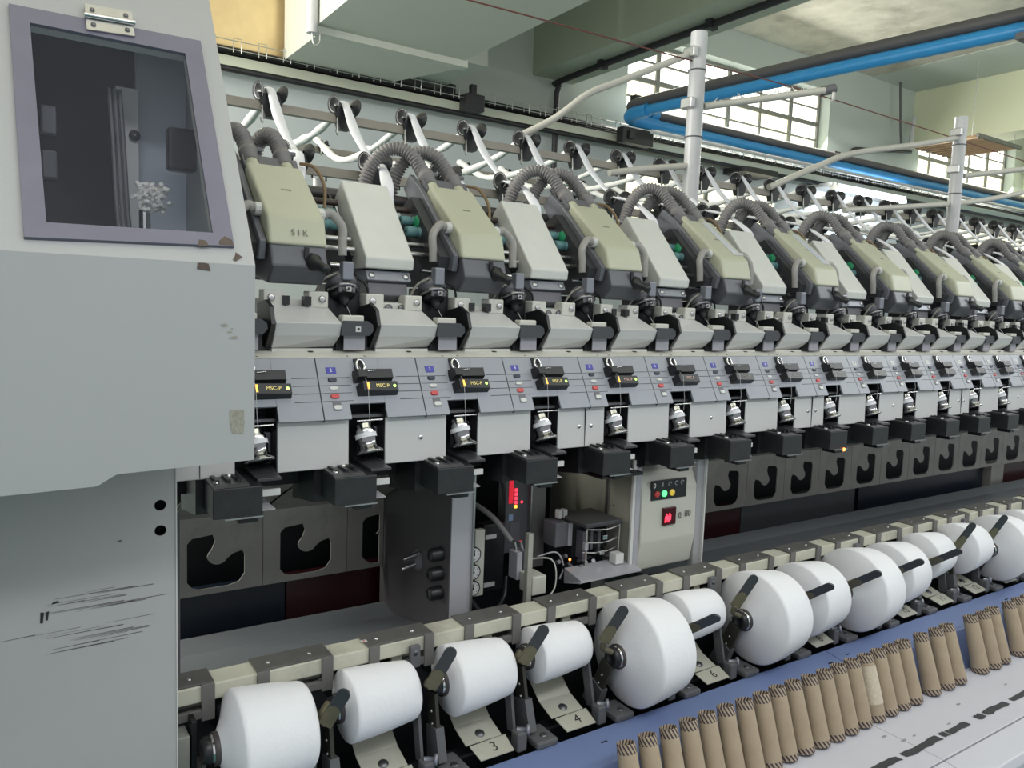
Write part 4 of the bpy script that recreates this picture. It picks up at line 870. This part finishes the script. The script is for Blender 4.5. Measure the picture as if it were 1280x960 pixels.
st = tag(MB().box(ux(2.35)+0, ux(2.35)+.012, 1.512, 1.522, .9226, .9236).build('red_mark_sticker', white_pl), 'tiny white sticker with red mark on second rail bracket', 'sticker'); MB().box(ux(2.35)+.003, ux(2.35)+.008, 1.515, 1.519, .9237, .924).build('red_mark', red_btn, st)
for i, k in enumerate((2.82, 6.85, 9.85, 12.85)):
    o = thing('stop_block', 'small dark stop block hanging from rail gap, %s from the cabinet' % ORD[i+1], 'bracket', (ux(k), 1.48, .86), 'stop blocks on the rail')
    MB().box(ux(k)-.012, ux(k)+.012, 1.475, 1.487, .855, .905, .002).build('block', cast_grey, o); MB().lathe((ux(k), 1.475, .89), (0, -1, 0), [(0, .006), (.003, .005), (.003, .001)], 12).build('bolt', dark_steel, o)
# winding drums
t0 = thing('winding_drum', 'black winding drum behind the first package', 'drum', (ux(1.4), 1.54, .845), 'black winding drums')
MB().lathe((ux(1.06), 1.545, .84), (1, 0, 0), [(0, .001), (0, .032), (.004, .036), (.156, .036), (.16, .032), (.16, .001)], 20).build('drum', black_pl, t0)
MB().cyl((ux(1.0), 1.545, .84), (ux(1.9), 1.545, .84), .008, n=8).build('drum_shaft', steel, t0)
for i in range(1, 15): clone(t0, P*i, 'black winding drum behind the %s package' % ORD[i+1])
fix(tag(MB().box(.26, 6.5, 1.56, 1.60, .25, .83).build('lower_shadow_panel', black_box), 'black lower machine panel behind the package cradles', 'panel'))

# ================================================================== YARN PACKAGES AND CRADLES
PK = {1: .098, 2: .073, 3: .077, 4: .065, 5: .132, 6: .068, 7: .130, 8: .110, 9: .130, 10: .105, 11: .084, 12: .092, 13: .124, 14: .09, 15: .115, 16: .08}
for n_, r_ in PK.items():
    big = r_ > .1; R = r_; rd = .038
    # package touches its drum
    yc = 1.545-(R*.93+rd)*(.99 if not big else .97); zc = .84-(R*.93+rd)*(.10 if not big else .24)
    xl = ux(n_)+(.004 if n_ > 1 else -.006); xr = ux(n_+.70); face = .010+.30*max(0, R-.065)+(.012 if n_ == 1 else 0); tap = .86 if not big else .90
    size = 'large' if r_ > .12 else ('medium' if r_ > .095 else 'small')
    t = thing('yarn_package', '%s white conical yarn package, %s from the cabinet' % (size, ORD[n_]), 'yarn package', ((xl+xr)/2, yc, zc-R), 'white yarn packages along the machine')
    prof = [(0, .024), (face*.5, R*.55), (face*.93, R*.965), (face+.002, R)]
    L = xr-xl; n2 = 8
    for j in range(n2+1):
        q = j/n2; prof.append((face+.008+(L-face-.008-.018)*q, R*(1-(1-tap)*q)+.0015*math.sin(math.pi*q)))
    rr_ = R*tap
    prof += [(L-.012, rr_*.992), (L-.005, rr_*.965), (L, rr_*.90), (L-.004, rr_*.6), (L-.01, .03)]
    MB().lathe((xl, yc, zc), (1, 0, 0), prof, 56).build('yarn_body', yarn, t)
    MB().lathe((xl, yc, zc), (1, 0, 0), [(.004, .030), (-.006, .0305), (-.007, .028), (.0, .026)], 32).build('tube_end', mat('tube_dark', (.06, .05, .05), .5), t)
    MB().lathe((xl-.004, yc, zc), (1, 0, 0), [(.004, .0275), (-.006, .0275), (-.007, .0225), (-.004, .0215)], 32).build('silver_ring', chrome, t)
    MB().lathe((xr-.006, yc, zc), (1, 0, 0), [(0, .026), (.012, .026), (.012, .02)], 24).build('tube_tip', mat('tube_dark', (.06, .05, .05), .5), t)
    # cradle
    c = thing('package_cradle', 'grey cradle arms with dark lever holding the %s package' % ORD[n_], 'cradle', (ux(n_+.35), 1.41, .62), 'package cradles')
    xa = xl-.030; pv = (1.405, .675) if not big else (1.455, .655)
    MB().lathe((xl-.022, yc, zc), (1, 0, 0), [(.001, .001), (.001, .012), (-.003, .014), (-.003, .022), (.002, .0255), (.014, .026), (.018, .022)], 24).build('hub', black_pl, c)
    dv = Vector((0, pv[0]-yc, pv[1]-zc)); ln = dv.length; dv.normalize(); sd = Vector((0, -dv.z, dv.y))
    def armseg(nm, mt, x, w0, w1, th, s0=0., s1=1., y_off=0):
        a = Vector((x, yc, zc))+dv*ln*s0; e_ = Vector((x, yc, zc))+dv*ln*s1
        MB().hexa([a-sd*w0, a+sd*w0, a+sd*w0+Vector((th, 0, 0)), a-sd*w0+Vector((th, 0, 0))], [e_-sd*w1, e_+sd*w1, e_+sd*w1+Vector((th, 0, 0)), e_-sd*w1+Vector((th, 0, 0))]).build(nm, mt, c)
    armseg('left_arm', mat('arm_dark_olive', (.05, .048, .04), .45, .3), xa, .020, .019, .008, .10, .62)
    armseg('left_casting', mat('casting_grey', (.095, .098, .102), .5, var=.15, scale=20), xa-.004, .022, .028, .020, .55, 1.0)
    for q in (.35, .52):
        p = Vector((xa, yc, zc))+dv*ln*q; MB().lathe(p, (-1, 0, 0), [(0, .0035), (.003, .003), (.003, .001)], 10).build('rivet', steel, c)
    armseg('right_arm', mat('casting_grey', (.095, .098, .102), .5), xr+.006, .014, .013, .007, .0, .95)
    p = Vector((xr+.014, 1.375, .70)); MB().lathe(p, (1, -.6, 0), [(-.01, .006), (.012, .006), (.012, .012), (.018, .012), (.018, .001)], 12).build('clamp_bolt', cast_light, c)
    MB().box(xr-.004, xr+.022, 1.36, 1.39, .655, .70, .004).build('clamp', mat('casting_grey', (.095, .098, .102), .5), c)
    MB().box(xa-.004, xa+.055, 1.345, 1.42, .655, .672, .005).build('foot', mat('casting_grey', (.095, .098, .102), .5), c)
    MB().lathe((xa+.03, 1.37, .672), (0, 0, 1), [(0, .009), (.002, .009), (.003, .005), (.003, .001)], 12).build('foot_screw', dark_steel, c)
    MB().box(ux(n_)-.03, xr+.03, 1.42, 1.46, .60, .65, .004).build('cross_bar', black_box, c)
    # lever
    low = n_ in (6, 8, 9, 10, 11, 14)
    if low: a, e_ = Vector((ux(n_-.10), 1.352, .842)), Vector((ux(n_-.06), 1.268, .905))
    else: a, e_ = Vector((ux(n_-.23), 1.372, .868)), Vector((ux(n_-.12), 1.338, .950))
    if n_ == 2: a, e_ = Vector((ux(n_-.20), 1.368, .852)), Vector((ux(n_-.10), 1.338, .918))
    dd = (e_-a).normalized(); sd2 = dd.cross(Vector((.5, .8, .1))).normalized(); nn = dd.cross(sd2).normalized()
    def blade(nm, mt, p0, p1, w, th):
        pr = []
        for s_ in (-1, 1): pr.append(p0+sd2*w*s_)
        tip = [p1+sd2*w*math.cos(math.radians(q))+dd*w*math.sin(math.radians(q)) for q in range(0, 181, 30)]
        loop = [pr[0], pr[1]]+tip; m_ = len(loop)
        MB().add([v-nn*th for v in loop]+[v+nn*th for v in loop], [list(range(m_)), list(range(2*m_-1, m_-1, -1))]+[(i, (i+1) % m_, m_+(i+1) % m_, m_+i) for i in range(m_)]).build(nm, mt, c)
    if n_ == 1: LV = False
    else: LV = True
    if LV: blade('lever', mat('lever_slate', (.045, .05, .057), .32), a+dd*.02, e_-dd*.01, .0130, .0025)
    if LV: blade('lever_root', olive, a-dd*.012, a+dd*.024, .0135, .0035)
    rp = Vector((xa+.004, yc, zc))
    if LV: MB().tube(curve_pts([a-dd*.008, (a-dd*.01+rp)*.5+Vector((-.008, .005, .004)), rp+Vector((0, -.004, .018))], 4), .0075, 8).build('lever_stem', olive, c)
    # number plate
    np_ = thing('number_plate', 'beige plate hand-numbered %d below the %s package' % (n_, ORD[n_]), 'plate', (ux(n_+.42), 1.40, .66), 'numbered beige plates')
    x0, x1 = ux(n_+.20), ux(n_+.60)
    MB().prism([(1.50, .745), (1.45, .705), (1.398, .688), (1.398, .686), (1.45, .703), (1.50, .743)], x0, x1).build('strip', plate_m, np_)
    MB().hexa([(x0+.006, 1.392, .6855), (x1+.008, 1.396, .6855), (x1+.004, 1.352, .672), (x0+.012, 1.352, .672)], [(x0+.006, 1.392, .6875), (x1+.008, 1.396, .6875), (x1+.004, 1.352, .674), (x0+.012, 1.352, .674)]).build('tab', plate_m, np_)
    MB().lathe(((x0+x1)/2, 1.417, .694), (0, -.3, 1), [(0, .011), (.002, .011), (.0015, .007), (.003, .006), (.003, .001)], 16).build('screw', dark_steel, np_)
    text(str(n_), .036, ((x0+x1)/2+.012, 1.374, .6815), (1, 0, 0), (0, .95, .29), 'digit', ink, np_)

# ================================================================== DECK, BLUE PLANK, CONES
def plank(x0, x1, lab): return tag(MB().prism([(1.352, .655), (1.250, .637), (1.200, .528), (1.210, .50), (1.352, .60)], x0, x1, .002).build('blue_plank', blue_plank), lab, 'plank')
plank(.3, 2.077, 'nearer blue painted plank behind the brown paper cones')
plank(2.080, 4.6, 'farther blue painted plank past the seam behind the cones')
for x, y in ((1.17, 1.31), (2.03, 1.30), (2.13, 1.31), (3.1, 1.3)): tag(MB().box(x-.008, x+.010, y-.002, y+.002, .6500-.0035, .6512-.003).build('slot_mark', black_pl), 'small dark slot in the blue plank at x position %s' % {1.17: 'left, above the first cone', 2.03: 'just left of seam', 2.13: 'just right of seam', 3.1: 'far right'}[x], 'slot')
def deck(x0, x1, lab):
    t = thing('white_deck', lab, 'deck', ((x0+x1)/2, 1.0, .4))
    MB().box(x0, x1, .957, 1.205, .505, .53, .0015).build('top_sheet', deck_white, t)
    MB().prism([(.953, .530), (.872, .520), (.862, .50), (.862, .36), (.953, .36)], x0, x1, .003).build('front_sheet', deck_white, t)
    return t
deck(.4, 2.021, 'nearer white metal deck section under the cones'); deck(2.023, 4.8, 'farther white metal deck section under the cones')
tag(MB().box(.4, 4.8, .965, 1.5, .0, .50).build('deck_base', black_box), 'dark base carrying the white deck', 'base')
rr = random.Random(5)
x = 1.83; i = 0
tp = thing('black_tape', 'torn strip of black tape along the white deck', 'tape', (2.3, 1.02, .53))
for (a, b_) in ((1.80, 1.925), (1.945, 2.12), (2.135, 2.16), (2.165, 2.27), (2.32, 2.36), (2.37, 2.50), (2.53, 2.9), (2.95, 3.3)):
    j = lambda: rr.uniform(-.003, .003)
    n_ = 6; top = [(a+(b_-a)*q/n_, 1.031+j()) for q in range(n_+1)]; bot = [(a+(b_-a)*q/n_+.004, 1.010+j()) for q in range(n_, -1, -1)]; lp = top+bot; m_ = len(lp)
    MB().add([(p, q, .5312) for p, q in lp], [list(range(m_))]).build('tape_piece', tape_m, tp)
for (x_, y_, s_) in ((1.99, 1.10, .010), (2.02, 1.062, .011), (2.07, 1.06, .007), (2.36, 1.09, .010), (2.63, 1.08, .007), (2.22, 1.045, .008), (1.88, .99, .006)):
    b = MB(); q = [(x_+s_*1.4*math.cos(a_)*rr.uniform(.6, 1), y_+s_*.5*math.sin(a_)*rr.uniform(.6, 1), .5308) for a_ in [k_*.9 for k_ in range(7)]]; b.add(q, [list(range(7))]); b.build('paint_chip', mat('chip_grey', (.25, .25, .27), .7), tp)
def cone_mesh():
    b = MB(); n = 28
    b.lathe((0, 0, 0), (0, 0, 1), [(0, .0265), (.002, .0270), (.176, .0215), (.178, .0210), (.178, .0185), (.176, .018), (.002, .0235), (0, .0240), (0, .0265)], n); return b
cp0 = cone_mesh().build('paper_cone', cone_m)
cp0['category'] = 'paper cone'; cp0['group'] = 'brown paper cones along the deck'
cxs = [1.147+.065*i for i in range(18)]+[2.355, 2.435, 2.505, 2.65, 2.725, 2.795, 2.91, 2.985, 3.05, 3.12]
for i, x_ in enumerate(cxs):
    o = cp0 if i == 0 else cp0.copy()
    if i: COL.objects.link(o)
    o.location = (x_, 1.163+rr.uniform(-.002, .002), .532); o.rotation_euler = (math.radians(-17+rr.uniform(-1, 1)), math.radians(rr.uniform(-1, 1)), rr.uniform(0, 6.28))
    # keep the lean in world axes
    o.rotation_mode = 'QUATERNION'
    from mathutils import Quaternion
    q = Quaternion((1, 0, 0), math.radians(-16.5+rr.uniform(-.7, .7))) @ Quaternion((0, 0, 1), rr.uniform(0, 6.28)); o.rotation_quaternion = q
    lab = 'brown paper cone with striped ends, %s in the row from the left' % ORD[i+1]
    if i == 14: lab = 'brown paper cone wound with pale yarn, the only wrapped one'
    o['label'] = lab
    if i == 14:
        b = MB(); prof = []
        for j in range(40): prof.append((.045+j*.0027, .0262-.0000316*(j*2.7)+(.0016 if j % 2 else .0004)))
        b.lathe((0, 0, 0), (0, 0, 1), prof, 24); w = b.build('yarn_wrap', mat('wrap_yarn', (.56, .49, .38), .8, var=.25, scale=120), None); w.parent = o
for n_, (x_, lab) in enumerate(((1.585, 'white lint tuft on blue plank near the sixth cone'), (1.90, 'white lint tuft on blue plank near the eleventh cone'))):
    b = MB(); rr2 = random.Random(n_)
    for q in range(14): c = Vector((x_+rr2.uniform(-.006, .006), 1.262, .645+rr2.uniform(0, .006))); b.tube([c, c+Vector((rr2.uniform(-.006, .006), rr2.uniform(-.004, .004), .008))], .0015, 4)
    tag(b.build('lint_tuft', cotton), lab, 'lint')

# ================================================================== END CABINET
XC = .33
t = thing('end_cabinet', 'large light grey end cabinet hood with hinged inspection window', 'cabinet', (-.3, 1.4, 1.38))
s_ = .30/.47
def slp(a, z, off=0.): n = Vector((0, -1, s_)).normalized(); return Vector((a, 1.2+s_*(z-1.70), z))-n*off
bot = [(-1.4, 1.352), (.115, 1.383), (.140, 1.398), (XC, 1.404), (XC, 1.70), (-1.4, 1.70)]
plate_holes(bot, [], lambda a, c: (a, 1.2, c), .012, (0, 1, 0)).build('front_sheet', cabinet_paint, t)
nS = Vector((0, 1, -s_)).normalized()
hole = [(.062, 1.738), (.274, 1.742), (.274, 2.045), (.056, 2.045)]
plate_holes([(-1.4, 1.70), (XC, 1.70), (XC, 2.55), (-1.4, 2.55)], [hole], lambda a, z: slp(a, z), .012, nS).build('sloped_sheet', cabinet_paint, t)
# side sheet (right) and bottom
plate_holes([(1.214, 1.404), (1.214, 1.70), (1.757, 2.55), (2.1, 2.55), (2.1, 1.404)], [], lambda a, c: (XC-.010, a, c), .010, (1, 0, 0)).build('side_sheet', cabinet_paint, t)
MB().prism([(1.202, 1.70), (1.742, 2.548), (2.1, 2.548), (2.1, 1.42), (1.212, 1.42)], -1.4, -.25).build('inner_box', in_dark, t)
MB().box(-.25, XC-.01, 1.80, 1.82, 1.42, 2.5).build('rear_inner_wall', in_dark, t)
MB().box(.232, .325-.006, 1.64, 1.66, 1.45, 2.45).build('inner_grey_panel', in_grey, t)
MB().box(.193, .229, 1.60, 1.615, 1.45, 2.02).build('painted_window_light', mat('window_light_paint', (.95, .95, 1.0), .4), t)  # bright window light seen in the pane, painted as a pale strip
MB().box(.262, .31, 1.50, 1.53, 1.87, 1.945, .006).build('inner_black_module', black_pl, t)
MB().lathe((.222, 1.595, 1.937), (0, -1, 0), [(0, .010), (.006, .008), (.006, .001)], 14).build('inner_knob', black_pl, t)
for a in range(3): MB().tube(curve_pts([(.175+.008*a, 1.54, 2.00), (.178+.008*a, 1.52, 1.9), (.18+.008*a, 1.50, 1.8), (.184+.008*a, 1.47, 1.7)], 5), .004, 7).build('inner_hose', cast_grey, t)
MB().cyl((.216, 1.45, 1.68), (.216, 1.45, 1.79), .009).build('inner_rod', chrome, t)
b = MB(); rr2 = random.Random(9)
for q in range(120):
    c = Vector((.225+rr2.gauss(0, .011), 1.45+rr2.gauss(0, .006), 1.812+rr2.gauss(0, .010))); e_ = c+Vector((rr2.uniform(-1, 1), rr2.uniform(-1, 1), rr2.uniform(-1, 1)))*.007; b.tube([c, e_], .0042, 5)
b.build('cotton_waste', cotton, t, kind='stuff')
for z in (1.86, 1.93): MB().box(.070, .092, 1.48, 1.50, z-.03, z+.015, .003).build('inner_clip', mat('inner_metal', (.10, .105, .12), .3, .5), t)
# gasket frame
fr = plate_holes([(.036, 1.716), (.302, 1.724), (.302, 2.076), (.030, 2.071)], [hole], lambda a, z: slp(a, z, -.006), .006, nS).build('window_gasket', gasket, t)
MB().hexa([slp(.05, 1.73, -.001), slp(.285, 1.73, -.001), slp(.285, 2.055, -.001), slp(.05, 2.055, -.001)], [slp(.05, 1.73, -.003), slp(.285, 1.73, -.003), slp(.285, 2.055, -.003), slp(.05, 2.055, -.003)]).build('window_pane', acryl, t)
hg = MB().hexa([slp(.131, 2.050, -.007), slp(.199, 2.055, -.007), slp(.199, 2.074, -.007), slp(.131, 2.070, -.007)], [slp(.131, 2.050, -.010), slp(.199, 2.055, -.010), slp(.199, 2.074, -.010), slp(.131, 2.070, -.010)])
hg.hexa([slp(.131, 2.076, -.001), slp(.199, 2.079, -.001), slp(.199, 2.100, -.001), slp(.131, 2.097, -.001)], [slp(.131, 2.076, -.010), slp(.199, 2.079, -.010), slp(.199, 2.100, -.010), slp(.131, 2.097, -.010)])
hg = hg.build('hinge', steel, t)
MB().tube([slp(.129, 2.073, -.013), slp(.201, 2.077, -.013)], .004, 10).build('hinge_pin', chrome, hg)
for a, z in ((.141, 2.087), (.189, 2.090), (.141, 2.060), (.189, 2.063)): MB().lathe(slp(a, z, -.0105), -nS, [(0, .004), (.0015, .0035), (.002, .001)], 10).build('hinge_screw', dark_steel, hg)
# worn patches
def patch(nm, mt, pts, par, off=.0008):
    b = MB(); b.add(pts, [list(range(len(pts)))]); return b.build(nm, mt, par)
fy = 1.1992
patch('rust_patch', rust, [(.248, fy, 1.699), (.247, fy, 1.690), (.266, fy, 1.688), (.263, fy, 1.6985), (.256, fy, 1.6995)], t)
patch('rust_patch', rust, [slp(.298, 1.706, -.001), slp(.302, 1.704, -.001), slp(.313, 1.711, -.001), slp(.304, 1.718, -.001), slp(.302, 1.712, -.001)], t)
patch('rust_patch', rust, [slp(.25, 1.7205, -.0065), slp(.266, 1.7212, -.0065), slp(.262, 1.729, -.0065), slp(.253, 1.730, -.0065)], t)
patch('rust_patch', rust, [slp(.280, 1.7245, -.0065), slp(.301, 1.7248, -.0065), slp(.300, 1.733, -.0065), slp(.29, 1.738, -.0065), slp(.281, 1.730, -.0065)], t)
patch('worn_patch', chip_m, [(.293, fy, 1.482), (.314, fy, 1.482), (.315, fy, 1.462), (.313, fy, 1.446), (.297, fy, 1.447), (.294, fy, 1.462)], t)
for (a, z, w) in ((.285, 1.610, .006), (.293, 1.600, .004), (.300, 1.592, .006), (.293, 1.590, .002), (.296, 1.605, .002)):
    patch('worn_patch', chip_m, [(a-w, fy, z), (a, fy, z-w*.5), (a+w, fy, z), (a, fy, z+w*.4)], t)
# lower body
XL = .257
t = thing('cabinet_base', 'grey lower cabinet body with two round holes and black scratches', 'cabinet', (-.5, 1.6, 0))
hl = [arc(.232, z, .0095, 0, 345, 23) for z in (1.292, 1.2475)]
plate_holes([(-1.4, 0), (XL, 0), (XL, 1.40), (-1.4, 1.40)], hl, lambda a, c: (a, 1.42, c), .003, (0, 1, 0)).build('front_sheet', lower_paint, t)
MB().box(XL-.004, XL, 1.423, 1.60, 0, 1.40).build('side_sheet', lower_paint, t)
MB().box(XL-.0005, XL+.0015, 1.4185, 1.424, .80, 1.38).build('bright_edge', white_pl, t)
MB().box(-.3, XL-.004, 1.47, 1.49, .5, 1.40).build('dark_liner', void_m, t)
rr2 = random.Random(21)
for i in range(26):
    z0 = (1.145 if i < 13 else 1.085)+rr2.uniform(-.022, .018); x0 = rr2.uniform(.05, .16) if i < 20 else rr2.uniform(-.02, .1); L = rr2.uniform(.04, .12); x1 = min(x0+L, .254); w = rr2.uniform(.0002, .0008)
    patch('scratch', scratch_m, [(x0, 1.4193, z0), (x1, 1.4193, z0+.002-w), (x1, 1.4193, z0+.002+w), (x0, 1.4193, z0+w*.5)], t)
patch('scratch_mark', ink, [(.052, 1.4192, 1.118), (.056, 1.4192, 1.117), (.058, 1.4192, 1.135), (.053, 1.4192, 1.136)], t); patch('scratch_mark', ink, [(.060, 1.4192, 1.121), (.063, 1.4192, 1.121), (.065, 1.4192, 1.136), (.060, 1.4192, 1.135)], t)
patch('scratch_mark', ink, [(.068, 1.4192, 1.146), (.080, 1.4192, 1.148), (.078, 1.4192, 1.151), (.071, 1.4192, 1.150)], t)
patch('scratch_mark', ink, [(.165, 1.4192, 1.2375), (.172, 1.4192, 1.237), (.172, 1.4192, 1.239), (.166, 1.4192, 1.239)], t)
MB().box(.30, .315, 1.70, 1.72, .6, 1.2).build('inner_post', cast_grey, t)
tag(MB().box(.262, .285, 1.45, 1.50, .62, .845, .002).build('side_post', mat('side_post_grey', (.30, .31, .28), .5)), 'narrow grey-green post between lower cabinet and first package', 'post')
tag(MB().box(.288, .297, 1.45, 1.49, .60, .87, .001).build('black_side_post', black_pl), 'narrow black post left of the first package', 'post')
